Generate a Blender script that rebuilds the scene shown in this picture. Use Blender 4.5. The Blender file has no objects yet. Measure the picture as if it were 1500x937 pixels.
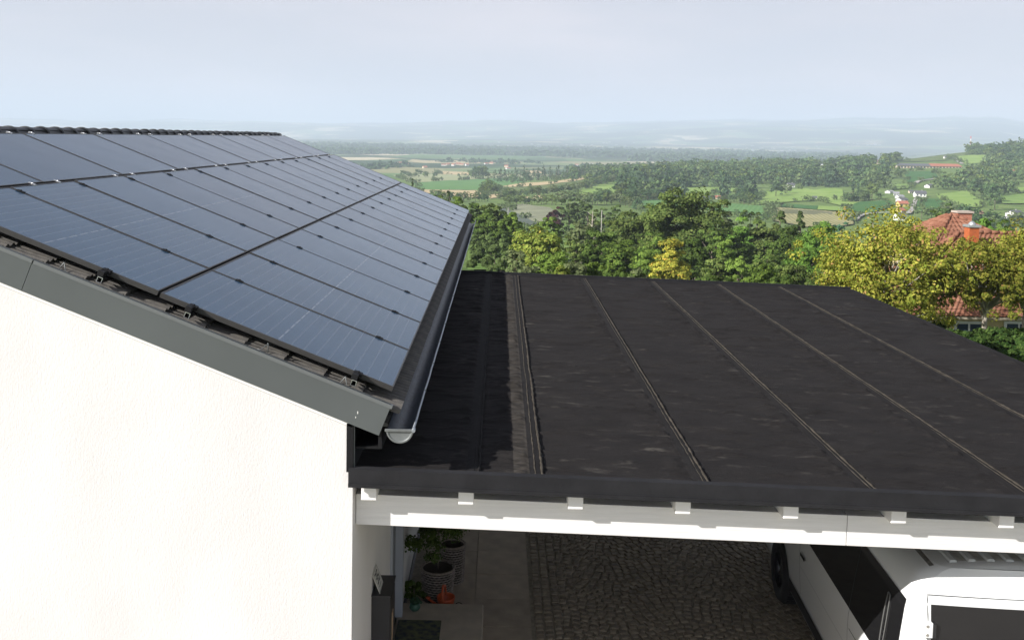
import bpy, bmesh, math, random
import numpy as np
from mathutils import Vector, Matrix
random.seed(7); RS = np.random.RandomState(11)
SC = bpy.context.scene; COL = SC.collection
PI = math.pi
# ------------------------------------------------------------------ camera
CF, CP, CY_, CR = 1396.9, 0.0697, -0.0026, -0.0182
CC = np.array([0.7055, -6.4823, 1.7256]); PP = (727.56, 299.65)
def cam_axes():
    f = np.array([math.sin(CY_)*math.cos(CP), math.cos(CY_)*math.cos(CP), -math.sin(CP)])
    r = np.array([math.cos(CY_), -math.sin(CY_), 0.0]); d = np.cross(f, r)
    return r*math.cos(CR)+d*math.sin(CR), -r*math.sin(CR)+d*math.cos(CR), f
AR, AD, AF = cam_axes()
cd = bpy.data.cameras.new('camera'); cam = bpy.data.objects.new('camera', cd); COL.objects.link(cam)
M = Matrix.Identity(4)
for i in range(3):
    M[i][0] = AR[i]; M[i][1] = -AD[i]; M[i][2] = -AF[i]; M[i][3] = CC[i]
cam.matrix_world = M
cd.sensor_width = 36; cd.lens = CF/1500*36; cd.clip_start = .1; cd.clip_end = 60000
cd.shift_x = (750-PP[0])/1500; cd.shift_y = (PP[1]-468.5)/1500
SC.camera = cam
HAZE_D = .00016
def ray(px, py):
    v = AR*(px-PP[0])/CF + AD*(py-PP[1])/CF + AF
    return v/v[1]
# ------------------------------------------------------------------ world, sun, exposure
SUN = Vector((.819, .449, -.567)).normalized()
w = bpy.data.worlds.new("World"); SC.world = w; w.use_nodes = True
nt = w.node_tree; bg = nt.nodes['Background']
sky = nt.nodes.new('ShaderNodeTexSky'); sky.sky_type = 'NISHITA'; sky.sun_disc = False
sky.sun_elevation = math.asin(-SUN.z); sky.sun_rotation = math.atan2(-SUN.x, -SUN.y)
sky.air_density = 1.0; sky.dust_density = 2.5; sky.ozone_density = 1.6; sky.altitude = 300
# faint veil of high cloud mixed into the sky
tc = nt.nodes.new('ShaderNodeTexCoord'); mp = nt.nodes.new('ShaderNodeMapping'); mp.inputs['Scale'].default_value = (1.2, 1.2, 5.0)
nz = nt.nodes.new('ShaderNodeTexNoise'); nz.inputs['Scale'].default_value = 2.6; nz.inputs['Detail'].default_value = 7; nz.inputs['Roughness'].default_value = .55
rp = nt.nodes.new('ShaderNodeValToRGB'); rp.color_ramp.elements[0].position = .45; rp.color_ramp.elements[1].position = .85
rp.color_ramp.elements[0].color = (.80, .80, .80, 1); rp.color_ramp.elements[1].color = (.99, .99, .99, 1)
mx = nt.nodes.new('ShaderNodeMix'); mx.data_type = 'RGBA'; mx.inputs[7].default_value = (8.25, 7.85, 8.65, 1)
L = nt.links.new
L(tc.outputs['Generated'], mp.inputs[0]); L(mp.outputs[0], nz.inputs[0]); L(nz.outputs[0], rp.inputs[0])
sx = nt.nodes.new('ShaderNodeSeparateXYZ'); mz = nt.nodes.new('ShaderNodeMapRange'); mz.inputs[1].default_value = .12; mz.inputs[2].default_value = .75; mz.inputs[3].default_value = 1.0; mz.inputs[4].default_value = .30
mm = nt.nodes.new('ShaderNodeMath'); mm.operation = 'MULTIPLY'
L(tc.outputs['Generated'], sx.inputs[0]); L(sx.outputs['Z'], mz.inputs[0]); L(mz.outputs[0], mm.inputs[0]); L(rp.outputs[0], mm.inputs[1]); L(mm.outputs[0], mx.inputs[0]); 
cl = nt.nodes.new('ShaderNodeValToRGB'); cl.color_ramp.elements[0].position = .35; cl.color_ramp.elements[1].position = .75
cl.color_ramp.elements[0].color = (.80, .83, .90, 1); cl.color_ramp.elements[1].color = (.92, .90, .93, 1)
mq = nt.nodes.new('ShaderNodeMix'); mq.data_type = 'RGBA'; mq.blend_type = 'MULTIPLY'; mq.inputs[0].default_value = 1; mq.inputs[6].default_value = (10.0, 9.45, 9.8, 1)
L(nz.outputs[0], cl.inputs[0]); L(cl.outputs[0], mq.inputs[7]); L(mq.outputs[2], mx.inputs[7])
L(sky.outputs[0], mx.inputs[6]); L(mx.outputs[2], bg.inputs[0])
bg.inputs[1].default_value = .055
sd = bpy.data.lights.new('sun', 'SUN'); sd.energy = 5.0; sd.angle = math.radians(.53); sd.color = (1, .965, .925)
so = bpy.data.objects.new('sun', sd); COL.objects.link(so); so.rotation_euler = SUN.to_track_quat('-Z', 'Y').to_euler()
SC.view_settings.view_transform = 'Standard'; SC.view_settings.look = 'None'; SC.view_settings.exposure = .72; SC.view_settings.gamma = 1
SC.view_settings.use_curve_mapping = False
try:
    SC.cycles.max_bounces = 8; SC.cycles.volume_bounces = 2; SC.cycles.transparent_max_bounces = 8
except Exception: pass
# ------------------------------------------------------------------ helpers
def tag(o, label=None, cat=None, group=None, kind=None):
    if label: o['label'] = label
    if cat: o['category'] = cat
    if group: o['group'] = group
    if kind: o['kind'] = kind
    return o
def empty(name, loc=(0, 0, 0), rz=0, parent=None):
    o = bpy.data.objects.new(name, None); COL.objects.link(o); o.location = loc; o.rotation_euler = (0, 0, rz)
    o.empty_display_size = .2
    if parent: o.parent = parent
    return o
def link(name, me, parent=None, loc=(0, 0, 0)):
    o = bpy.data.objects.new(name, me); COL.objects.link(o); o.location = loc
    if parent: o.parent = parent
    return o
def npmesh(name, V, F, mats, mi=None, smooth=False):
    """V (n,3), F (m,k) with constant k"""
    V = np.asarray(V, np.float32); F = np.asarray(F, np.int32)
    me = bpy.data.meshes.new(name); me.vertices.add(len(V)); me.vertices.foreach_set('co', V.ravel())
    k = F.shape[1]; me.loops.add(F.size); me.loops.foreach_set('vertex_index', F.ravel())
    me.polygons.add(len(F)); me.polygons.foreach_set('loop_start', np.arange(0, F.size, k, dtype=np.int32))
    me.polygons.foreach_set('loop_total', np.full(len(F), k, np.int32))
    if mi is not None: me.polygons.foreach_set('material_index', np.asarray(mi, np.int32))
    if smooth: me.polygons.foreach_set('use_smooth', np.ones(len(F), bool))
    for m in (mats if isinstance(mats, (list, tuple)) else [mats]): me.materials.append(m)
    me.update(calc_edges=True); return me
class MB:
    def __init__(s): s.v = []; s.f = []; s.sm = []
    def poly(s, pts, sm=False):
        b = len(s.v); s.v += [tuple(p) for p in pts]; s.f.append(list(range(b, b+len(pts)))); s.sm.append(sm)
    def box(s, x0, x1, y0, y1, z0, z1, T=None):
        P = [(x, y, z) for z in (z0, z1) for y in (y0, y1) for x in (x0, x1)]
        if T: P = [T(*p) for p in P]
        b = len(s.v); s.v += P
        for f in ((0, 2, 3, 1), (4, 5, 7, 6), (0, 1, 5, 4), (2, 6, 7, 3), (0, 4, 6, 2), (1, 3, 7, 5)):
            s.f.append([b+i for i in f]); s.sm.append(False)
    def hexa(s, P):   # 8 points ordered like box
        b = len(s.v); s.v += [tuple(p) for p in P]
        for f in ((0, 2, 3, 1), (4, 5, 7, 6), (0, 1, 5, 4), (2, 6, 7, 3), (0, 4, 6, 2), (1, 3, 7, 5)):
            s.f.append([b+i for i in f]); s.sm.append(False)
    def tube(s, pts, rad, n=6, cap=True, sm=True):
        pts = [Vector(p) for p in pts]; rings = []
        if not hasattr(rad, '__len__'): rad = [rad]*len(pts)
        for i, p in enumerate(pts):
            t = (pts[min(i+1, len(pts)-1)]-pts[max(i-1, 0)]).normalized()
            a = t.cross(Vector((0, 0, 1)) if abs(t.z) < .9 else Vector((1, 0, 0))).normalized(); c = t.cross(a)
            b = len(s.v)
            for k in range(n):
                an = 2*PI*k/n; s.v.append(tuple(p+(a*math.cos(an)+c*math.sin(an))*rad[i]))
            rings.append(b)
        for a, b in zip(rings, rings[1:]):
            for k in range(n): s.f.append([a+k, a+(k+1) % n, b+(k+1) % n, b+k]); s.sm.append(sm)
        if cap:
            s.f.append([rings[0]+k for k in range(n)][::-1]); s.sm.append(False)
            s.f.append([rings[-1]+k for k in range(n)]); s.sm.append(False)
    def grid(s, G, sm=True, flip=False):   # G list of rows of points
        b = len(s.v); R_, C_ = len(G), len(G[0])
        for r in G: s.v += [tuple(p) for p in r]
        for i in range(R_-1):
            for j in range(C_-1):
                q = [b+i*C_+j, b+i*C_+j+1, b+(i+1)*C_+j+1, b+(i+1)*C_+j]
                s.f.append(q[::-1] if flip else q); s.sm.append(sm)
    def lathe(s, prof, n=24, c=(0, 0, 0), axis='z', sm=True):
        G = []
        for k in range(n+1):
            a = 2*PI*k/n; row = []
            for r, h in prof:
                if axis == 'z': row.append((c[0]+r*math.cos(a), c[1]+r*math.sin(a), c[2]+h))
                elif axis == 'x': row.append((c[0]+h, c[1]+r*math.cos(a), c[2]+r*math.sin(a)))
                else: row.append((c[0]+r*math.cos(a), c[1]+h, c[2]+r*math.sin(a)))
            G.append(row)
        s.grid(G, sm)
    def mesh(s, name, mat):
        me = bpy.data.meshes.new(name); me.from_pydata(s.v, [], s.f)
        for m in (mat if isinstance(mat, (list, tuple)) else [mat]): me.materials.append(m)
        me.polygons.foreach_set('use_smooth', s.sm); me.update(); return me
    def build(s, name, mat, parent=None, loc=(0, 0, 0), bevel=0):
        o = link(name, s.mesh(name, mat), parent, loc)
        if bevel:
            m = o.modifiers.new('b', 'BEVEL'); m.width = bevel; m.segments = 2; m.limit_method = 'ANGLE'; m.angle_limit = .6
        return o
def copy_tree(o, parent=None):
    c = o.copy(); COL.objects.link(c)
    if parent: c.parent = parent
    for ch in list(o.children): copy_tree(ch, c)
    return c
# noise
def vnoise(x, y, seed=0):
    x = np.asarray(x, float); y = np.asarray(y, float)
    xi = np.floor(x).astype(np.int64); yi = np.floor(y).astype(np.int64); fx = x-xi; fy = y-yi
    fx = fx*fx*(3-2*fx); fy = fy*fy*(3-2*fy)
    def h(a, b):
        n = (a*374761393+b*668265263+seed*1442695) & 0xffffffff
        n = ((n ^ (n >> 13))*1274126177) & 0xffffffff
        return ((n ^ (n >> 16)) & 0xffff)/65535.0
    return (h(xi, yi)*(1-fx)+h(xi+1, yi)*fx)*(1-fy)+(h(xi, yi+1)*(1-fx)+h(xi+1, yi+1)*fx)*fy
def fbm(x, y, o=4, seed=0):
    s = 0; a = .5
    for i in range(o): s = s+a*(vnoise(x, y, seed+i*17)-.5)*2; x = x*2.03+5.1; y = y*2.03+3.7; a *= .5
    return s
# ------------------------------------------------------------------ materials
MATS = {}
def mat(name, col=(.5, .5, .5), rough=.6, metal=0, var=0, vscale=8, bump=0, bscale=40, spec=.5, coat=0, detail=4, stretch=None, col2=None, island=0):
    if name in MATS: return MATS[name]
    m = bpy.data.materials.new(name); m.use_nodes = True; t = m.node_tree; b = t.nodes['Principled BSDF']; MATS[name] = m
    b.inputs['Roughness'].default_value = rough; b.inputs['Metallic'].default_value = metal
    b.inputs['Specular IOR Level'].default_value = spec; b.inputs['Coat Weight'].default_value = coat
    b.inputs['Base Color'].default_value = (*col, 1)
    tcn = t.nodes.new('ShaderNodeTexCoord'); src = tcn.outputs['Object']
    if stretch:
        mpn = t.nodes.new('ShaderNodeMapping'); mpn.inputs['Scale'].default_value = stretch; t.links.new(src, mpn.inputs[0]); src = mpn.outputs[0]
    last = None
    if var or col2:
        n = t.nodes.new('ShaderNodeTexNoise'); n.inputs['Scale'].default_value = vscale; n.inputs['Detail'].default_value = detail; t.links.new(src, n.inputs[0])
        r = t.nodes.new('ShaderNodeValToRGB'); r.color_ramp.elements[0].position = .32; r.color_ramp.elements[1].position = .68
        c1 = tuple(c*(1-var) for c in col); c2 = col2 or tuple(min(1, c*(1+var)) for c in col)
        r.color_ramp.elements[0].color = (*(c1 if not col2 else col), 1); r.color_ramp.elements[1].color = (*c2, 1)
        t.links.new(n.outputs[0], r.inputs[0]); last = r.outputs[0]
    if island:
        if last is None:
            rgb = t.nodes.new('ShaderNodeRGB'); rgb.outputs[0].default_value = (*col, 1); last = rgb.outputs[0]
        oi = t.nodes.new('ShaderNodeObjectInfo'); mr = t.nodes.new('ShaderNodeMapRange'); mr.inputs[3].default_value = 1-island; mr.inputs[4].default_value = 1+island
        ge = t.nodes.new('ShaderNodeNewGeometry'); ad = t.nodes.new('ShaderNodeMath'); ad.operation = 'ADD'; fr = t.nodes.new('ShaderNodeMath'); fr.operation = 'FRACT'
        t.links.new(oi.outputs['Random'], ad.inputs[0]); t.links.new(ge.outputs['Random Per Island'], ad.inputs[1]); t.links.new(ad.outputs[0], fr.inputs[0])
        t.links.new(fr.outputs[0], mr.inputs[0]); hv = t.nodes.new('ShaderNodeHueSaturation')
        t.links.new(last, hv.inputs['Color']); t.links.new(mr.outputs[0], hv.inputs['Value']); last = hv.outputs[0]
    if last is not None: t.links.new(last, b.inputs['Base Color'])
    if bump:
        n = t.nodes.new('ShaderNodeTexNoise'); n.inputs['Scale'].default_value = bscale; n.inputs['Detail'].default_value = 5; t.links.new(src, n.inputs[0])
        bn = t.nodes.new('ShaderNodeBump'); bn.inputs['Strength'].default_value = min(1, bump); bn.inputs['Distance'].default_value = .01
        t.links.new(n.outputs[0], bn.inputs['Height']); t.links.new(bn.outputs[0], b.inputs['Normal'])
    return m
def leafmat(name, c1, c2, trans=.25, c3=None):
    if name in MATS: return MATS[name]
    m = bpy.data.materials.new(name); m.use_nodes = True; t = m.node_tree; MATS[name] = m
    t.nodes.remove(t.nodes['Principled BSDF']); out = t.nodes['Material Output']
    ge = t.nodes.new('ShaderNodeNewGeometry'); oi = t.nodes.new('ShaderNodeObjectInfo')
    r = t.nodes.new('ShaderNodeValToRGB'); r.color_ramp.elements[0].color = (*c1, 1); r.color_ramp.elements[1].color = (*c2, 1)
    if c3: e = r.color_ramp.elements.new(.93); e.color = (*c2, 1); r.color_ramp.elements[-1].color = (*c3, 1)
    t.links.new(ge.outputs['Random Per Island'], r.inputs[0])
    tcn = t.nodes.new('ShaderNodeTexCoord'); n = t.nodes.new('ShaderNodeTexNoise'); n.inputs['Scale'].default_value = .45; n.inputs['Detail'].default_value = 2
    t.links.new(tcn.outputs['Object'], n.inputs[0])
    mr = t.nodes.new('ShaderNodeMapRange'); mr.inputs[1].default_value = .35; mr.inputs[2].default_value = .65; mr.inputs[3].default_value = .75; mr.inputs[4].default_value = 1.3
    t.links.new(n.outputs[0], mr.inputs[0])
    m2 = t.nodes.new('ShaderNodeMapRange'); m2.inputs[3].default_value = .78; m2.inputs[4].default_value = 1.22; t.links.new(oi.outputs['Random'], m2.inputs[0])
    mu = t.nodes.new('ShaderNodeMath'); mu.operation = 'MULTIPLY'; t.links.new(mr.outputs[0], mu.inputs[0]); t.links.new(m2.outputs[0], mu.inputs[1])
    hv = t.nodes.new('ShaderNodeHueSaturation'); t.links.new(r.outputs[0], hv.inputs['Color']); t.links.new(mu.outputs[0], hv.inputs['Value'])
    d = t.nodes.new('ShaderNodeBsdfDiffuse'); tr = t.nodes.new('ShaderNodeBsdfTranslucent'); ms = t.nodes.new('ShaderNodeMixShader'); ms.inputs[0].default_value = trans
    t.links.new(hv.outputs[0], d.inputs[0]); t.links.new(hv.outputs[0], tr.inputs[0]); t.links.new(d.outputs[0], ms.inputs[1]); t.links.new(tr.outputs[0], ms.inputs[2])
    t.links.new(ms.outputs[0], out.inputs[0]); return m
m_wall = mat('white_render', (.685, .672, .660), .9, bump=.2, bscale=95, var=.045, vscale=1.6, stretch=(1, 1, .45))
m_timber = mat('white_timber', (.78, .77, .75), .6, bump=.25, bscale=9, var=.045, vscale=5, stretch=(.5, 6, 9), detail=7)
m_white = mat('white_paint', (.80, .79, .77), .55, bump=.06, bscale=12, var=.02, vscale=2)
m_anth = mat('anthracite_sheet', (.085, .095, .095), .42, metal=.0, bump=.1, bscale=6, var=.06, vscale=1.5, spec=.5)
m_anthl = mat('anthracite_edge', (.125, .135, .135), .45, spec=.5)
m_tile = mat('concrete_tile', (.07, .066, .062), .7, bump=.25, bscale=90, var=.25, vscale=14, col2=(.12, .11, .095))
m_ridge = mat('ridge_tile', (.035, .038, .042), .5, bump=.2, bscale=60, var=.2)
m_deck = mat('roof_underlay', (.02, .02, .02), .9)
m_alu = mat('aluminium', (.75, .75, .75), .35, metal=1)
m_black = mat('black_metal', (.012, .012, .013), .6, spec=.15)
m_frame = mat('panel_frame', (.035, .033, .032), .42, spec=.5, var=.1, vscale=20)
m_zinc = mat('gutter_sheet', (.05, .062, .078), .42, bump=.3, bscale=25, var=.35, vscale=9, stretch=(6, 1.2, 6))
m_zincl = mat('gutter_edge', (.30, .33, .36), .4, metal=.4, bump=.1, bscale=30)
m_zcap = mat('gutter_cap', (.13, .14, .138), .45, bump=.1, bscale=30, var=.12, vscale=20)
m_edge = mat('bitumen_edge_sheet', (.022, .022, .024), .8, spec=.1, bump=.2, bscale=30, var=.15, vscale=6)
m_board = mat('carport_soffit', (.016, .012, .009), .8, var=.3, vscale=6, stretch=(1, 12, 1))
m_bead = mat('bitumen_bead', (.055, .048, .038), .8, spec=.1, bump=.5, bscale=40, var=.35, vscale=12)
m_slab = mat('paving_slab', (.44, .37, .29), .85, bump=.2, bscale=60, var=.15, vscale=5, island=.12)
m_cob = mat('cobble', (.27, .225, .165), .8, bump=.5, bscale=50, var=.25, vscale=15, island=.28)
m_joint = mat('joint_sand', (.36, .32, .25), .95, bump=.5, bscale=80, var=.2, vscale=20)
m_van = mat('van_paint', (.78, .79, .78), .28, coat=.5, spec=.5, bump=.02, bscale=2)
m_vglass = mat('tinted_glass', (.012, .012, .013), .08, spec=.6)
m_vtrim = mat('black_trim', (.02, .02, .021), .6, bump=.1, bscale=80)
m_rubber = mat('rubber', (.02, .02, .02), .8, bump=.2, bscale=60)
m_rim = mat('dark_rim', (.06, .06, .062), .35, metal=.6)
m_bark = mat('bark', (.16, .13, .10), .9, bump=.8, bscale=12, var=.3, vscale=6)
m_paleb = mat('pale_bark', (.36, .32, .26), .9, bump=.6, bscale=12, var=.3, vscale=6)
# membrane
def membrane():
    m = bpy.data.materials.new('bitumen_membrane'); m.use_nodes = True; t = m.node_tree; b = t.nodes['Principled BSDF']
    tcn = t.nodes.new('ShaderNodeTexCoord')
    def noise(sc, st, det=5, ro=.5):
        mp_ = t.nodes.new('ShaderNodeMapping'); mp_.inputs['Scale'].default_value = st; t.links.new(tcn.outputs['Object'], mp_.inputs[0])
        n = t.nodes.new('ShaderNodeTexNoise'); n.inputs['Scale'].default_value = sc; n.inputs['Detail'].default_value = det; n.inputs['Roughness'].default_value = ro
        t.links.new(mp_.outputs[0], n.inputs[0]); return n.outputs[0]
    def ramp(src, p0, p1, c0, c1):
        r = t.nodes.new('ShaderNodeValToRGB'); r.color_ramp.elements[0].position = p0; r.color_ramp.elements[1].position = p1
        r.color_ramp.elements[0].color = (*c0, 1); r.color_ramp.elements[1].color = (*c1, 1); t.links.new(src, r.inputs[0]); return r.outputs[0]
    base = ramp(noise(3.0, (.7, 1.3, 1), 8, .75), .35, .68, (.0165, .0152, .0152), (.026, .0238, .023))
    dust = ramp(noise(4.5, (1.0, 2.4, 1), 6, .62), .57, .72, (0, 0, 0), (1, 1, 1))
    dust2 = ramp(noise(1.1, (1, 1, 1), 3), .42, .66, (.08, .08, .08), (.7, .7, .7))
    mu = t.nodes.new('ShaderNodeMath'); mu.operation = 'MULTIPLY'; t.links.new(dust, mu.inputs[0]); t.links.new(dust2, mu.inputs[1])
    mx_ = t.nodes.new('ShaderNodeMix'); mx_.data_type = 'RGBA'; t.links.new(mu.outputs[0], mx_.inputs[0]); t.links.new(base, mx_.inputs[6]); mx_.inputs[7].default_value = (.095, .088, .078, 1)
    t.links.new(mx_.outputs[2], b.inputs['Base Color'])
    b.inputs['Roughness'].default_value = .85; b.inputs['Specular IOR Level'].default_value = .06
    fine = noise(26, (.7, 1.5, 1), 6, .75)
    bn = t.nodes.new('ShaderNodeBump'); bn.inputs['Strength'].default_value = .8; bn.inputs['Distance'].default_value = .012; t.links.new(fine, bn.inputs['Height'])
    t.links.new(bn.outputs[0], b.inputs['Normal']); return m
m_memb = membrane()
m_lap = mat('membrane_lap', (.015, .014, .014), .8, spec=.08, bump=.3, bscale=30, var=.15, vscale=5)
m_patch = mat('membrane_light_strip', (.038, .034, .030), .8, spec=.08, bump=1, bscale=14, var=.4, vscale=9, stretch=(1, 3, 1))
# solar glass: dark cells with thin bright wires across the slope (object space: x across the module's long side 0..1.722)
def glassmat(lines=True):
    m = bpy.data.materials.new('solar_cells' if lines else 'solar_cells_plain'); m.use_nodes = True; t = m.node_tree; b = t.nodes['Principled BSDF']
    b.inputs['Specular Tint'].default_value = (.48, .76, 1, 1); b.inputs['Roughness'].default_value = .16; b.inputs['IOR'].default_value = 1.38; b.inputs['Specular IOR Level'].default_value = .5
    tcn = t.nodes.new('ShaderNodeTexCoord'); sp = t.nodes.new('ShaderNodeSeparateXYZ'); t.links.new(tcn.outputs['Object'], sp.inputs[0])
    def mth(op, a, b_=None, c=None):
        n = t.nodes.new('ShaderNodeMath'); n.operation = op
        for i, v in enumerate((a, b_, c)):
            if v is None: continue
            if isinstance(v, (int, float)): n.inputs[i].default_value = v
            else: t.links.new(v, n.inputs[i])
        return n.outputs[0]
    x = sp.outputs['X']; y = sp.outputs['Y']
    cell = .0935
    fx = mth('ABSOLUTE', mth('SUBTRACT', mth('FRACT', mth('DIVIDE', mth('SUBTRACT', x, .0195), cell)), .5))
    ln = mth('MULTIPLY', mth('GREATER_THAN', fx, .5-.03), mth('LESS_THAN', mth('ABSOLUTE', mth('SUBTRACT', x, .861)), .835))
    fy = mth('ABSOLUTE', mth('SUBTRACT', mth('FRACT', mth('DIVIDE', y, .185)), .5))
    mid = mth('MULTIPLY', mth('LESS_THAN', mth('ABSOLUTE', mth('SUBTRACT', x, .861)), .005), mth('LESS_THAN', fy, .34))
    gap = mth('GREATER_THAN', fy, .5-.006)
    n = t.nodes.new('ShaderNodeTexNoise'); n.inputs['Scale'].default_value = 260; t.links.new(tcn.outputs['Object'], n.inputs[0])
    n2 = t.nodes.new('ShaderNodeTexNoise'); n2.inputs['Scale'].default_value = 1.3; n2.inputs['Detail'].default_value = 3; t.links.new(tcn.outputs['Object'], n2.inputs[0])
    oi = t.nodes.new('ShaderNodeObjectInfo')
    k = mth('ADD', mth('MULTIPLY', n.outputs[0], .5), mth('ADD', mth('MULTIPLY', n2.outputs[0], .5), mth('MULTIPLY', oi.outputs['Random'], .25)))
    r = t.nodes.new('ShaderNodeValToRGB'); r.color_ramp.elements[0].position = .3; r.color_ramp.elements[0].color = (.013, .042, .084, 1)
    r.color_ramp.elements[1].position = .95; r.color_ramp.elements[1].color = (.028, .082, .150, 1); t.links.new(k, r.inputs[0])
    mxa = t.nodes.new('ShaderNodeMix'); mxa.data_type = 'RGBA'; t.links.new(r.outputs[0], mxa.inputs[6]); mxa.inputs[7].default_value = (.17, .20, .24, 1)
    tot = mth('MINIMUM', 1, mth('ADD', mth('MULTIPLY', ln, .52), mth('MULTIPLY', mid, 1.0))) if lines else mth('MULTIPLY', gap, .1)
    t.links.new(tot, mxa.inputs[0]); t.links.new(mxa.outputs[2], b.inputs['Base Color'])
    n3 = t.nodes.new('ShaderNodeTexNoise'); n3.inputs['Scale'].default_value = 2.2; n3.inputs['Detail'].default_value = 4; t.links.new(tcn.outputs['Object'], n3.inputs[0])
    rr = t.nodes.new('ShaderNodeMapRange'); rr.inputs[3].default_value = .13; rr.inputs[4].default_value = .24; t.links.new(n3.outputs[0], rr.inputs[0]); t.links.new(rr.outputs[0], b.inputs['Roughness'])
    return m
m_cells = glassmat(True); m_cells2 = glassmat(False)
# ================================================================== TERRAIN
DR = [6, 18, 30, 45, 70, 100, 150, 220, 300, 400, 550, 800, 1000, 1300, 1600, 2000, 2600, 3500, 5000, 6500, 9000, 12000, 16000, 24000]
far = [-70, -66, -55, -20, 70, 150, 110]
TAB = {
 300:  [-5.03, -5.03, -6.5, -8, -10.5, -14, -19, -26, -32, -37, -43, -50, -55, -60, -64, -67, -69]+far,
 700:  [-5.03, -5.03, -6.5, -8, -10.5, -14, -19, -26, -32, -37, -43, -50, -55, -60, -64, -67, -69]+far,
 850:  [-5.03, -5.03, -6.6, -8.2, -11, -15.5, -22, -29, -34, -37, -41, -46, -49, -52, -60, -66, -69]+far,
 1000: [-5.03, -5.03, -6.8, -8.8, -12, -17, -24, -31, -36, -40, -45, -46.5, -44, -40, -48, -62, -69]+far,
 1100: [-5.03, -5.03, -6.9, -9.0, -12.5, -17, -24, -31, -36, -40, -44, -47, -44.5, -40, -41, -58, -69]+far,
 1200: [-5.03, -5.03, -7.0, -9.2, -12.5, -17, -24, -31, -36, -40, -45, -46.5, -42, -36, -37, -58, -69]+far,
 1300: [-5.03, -5.03, -7.0, -9.4, -13, -17, -24, -31, -36, -40, -44, -42, -37, -29, -26, -50, -69]+far,
 1400: [-5.03, -5.03, -7.1, -9.6, -13, -17, -24, -31, -36, -39, -42.5, -40, -36, -27, -7, -25, -69]+far,
 1500: [-5.03, -5.03, -7.1, -9.6, -13, -17, -24, -31, -36, -39, -41, -39, -31, -19, +1, -10, -60]+far,
 1750: [-5.03, -5.03, -7.1, -9.6, -13, -17, -24, -31, -35, -37, -38, -34, -25, -5, +15, +10, -40]+far,
}
_px = sorted(TAB); _T = np.array([TAB[p] for p in _px], float)
_t = np.array([(p-733)/1397. for p in _px]); _ld = np.log(DR)
_fl = np.linspace(_ld[0], _ld[-1], 400); _ft = np.linspace(_t[0], _t[-1], 160)
_A = np.array([np.interp(_fl, _ld, row) for row in _T])                    # cols x 400
_A = np.array([np.interp(_ft, _t, _A[:, j]) for j in range(400)]).T          # 160 x 400
def _sm(A, k, ax):
    ker = np.hanning(k+2)[1:-1]; ker /= ker.sum(); p = k//2
    return np.apply_along_axis(lambda v: np.convolve(np.pad(v, p, mode='edge'), ker, 'valid'), ax, A)
_A = _sm(_A, 11, 1); _A = _sm(_A, 13, 0)
def terr(X, Y):
    X = np.asarray(X, float); Y = np.asarray(Y, float)
    dx = X-CC[0]; dy = Y-CC[1]; r = np.hypot(dx, dy)+1e-6
    az = np.arctan2(dx, dy); azc = np.clip(az, -.75, .75); D = r*np.cos(azc); t_ = np.tan(azc)
    fi = np.interp(t_, _ft, np.arange(160)); fj = np.interp(np.log(np.maximum(D, 6)), _fl, np.arange(400))
    i = np.minimum(fi.astype(int), 158); j = np.minimum(fj.astype(int), 398); a = fi-i; b = fj-j
    z = (_A[i, j]*(1-a)+_A[i+1, j]*a)*(1-b)+(_A[i, j+1]*(1-a)+_A[i+1, j+1]*a)*b
    k = np.clip((D-60)/400, 0, 1); z = z+fbm(X/90., Y/90., 3, 5)*1.3*k
    km = np.clip((D-6500)/7500, 0, 1)
    m = np.abs(vnoise(X/5200.+3.3, Y/5200., 41)); m2 = fbm(X/2100., Y/2100., 4, 43)
    z = z+km*((m-.42)*300+m2*130)+km*np.clip(t_-.12, 0, .4)*420*np.clip((.62-t_)/.1, 0, 1)
    return z+CC[2]
def at(px, py, dmin=14, dmax=9000):
    """first meeting of a photo ray with the terrain"""
    v = ray(px, py); d = dmin; s = None
    ds = np.exp(np.linspace(math.log(dmin), math.log(dmax), 1500)); P = CC[None]+ds[:, None]*v[None]
    k = np.nonzero(P[:, 2] < terr(P[:, 0], P[:, 1]))[0]
    return P[k[0]] if len(k) else P[-1]
def atD(px, D):
    v = ray(px, 300); x, y = CC[0]+v[0]*D, CC[1]+D
    return np.array([x, y, float(terr(x, y))])
def ztop(px, py, D): return CC[2]+ray(px, py)[2]*D
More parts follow.
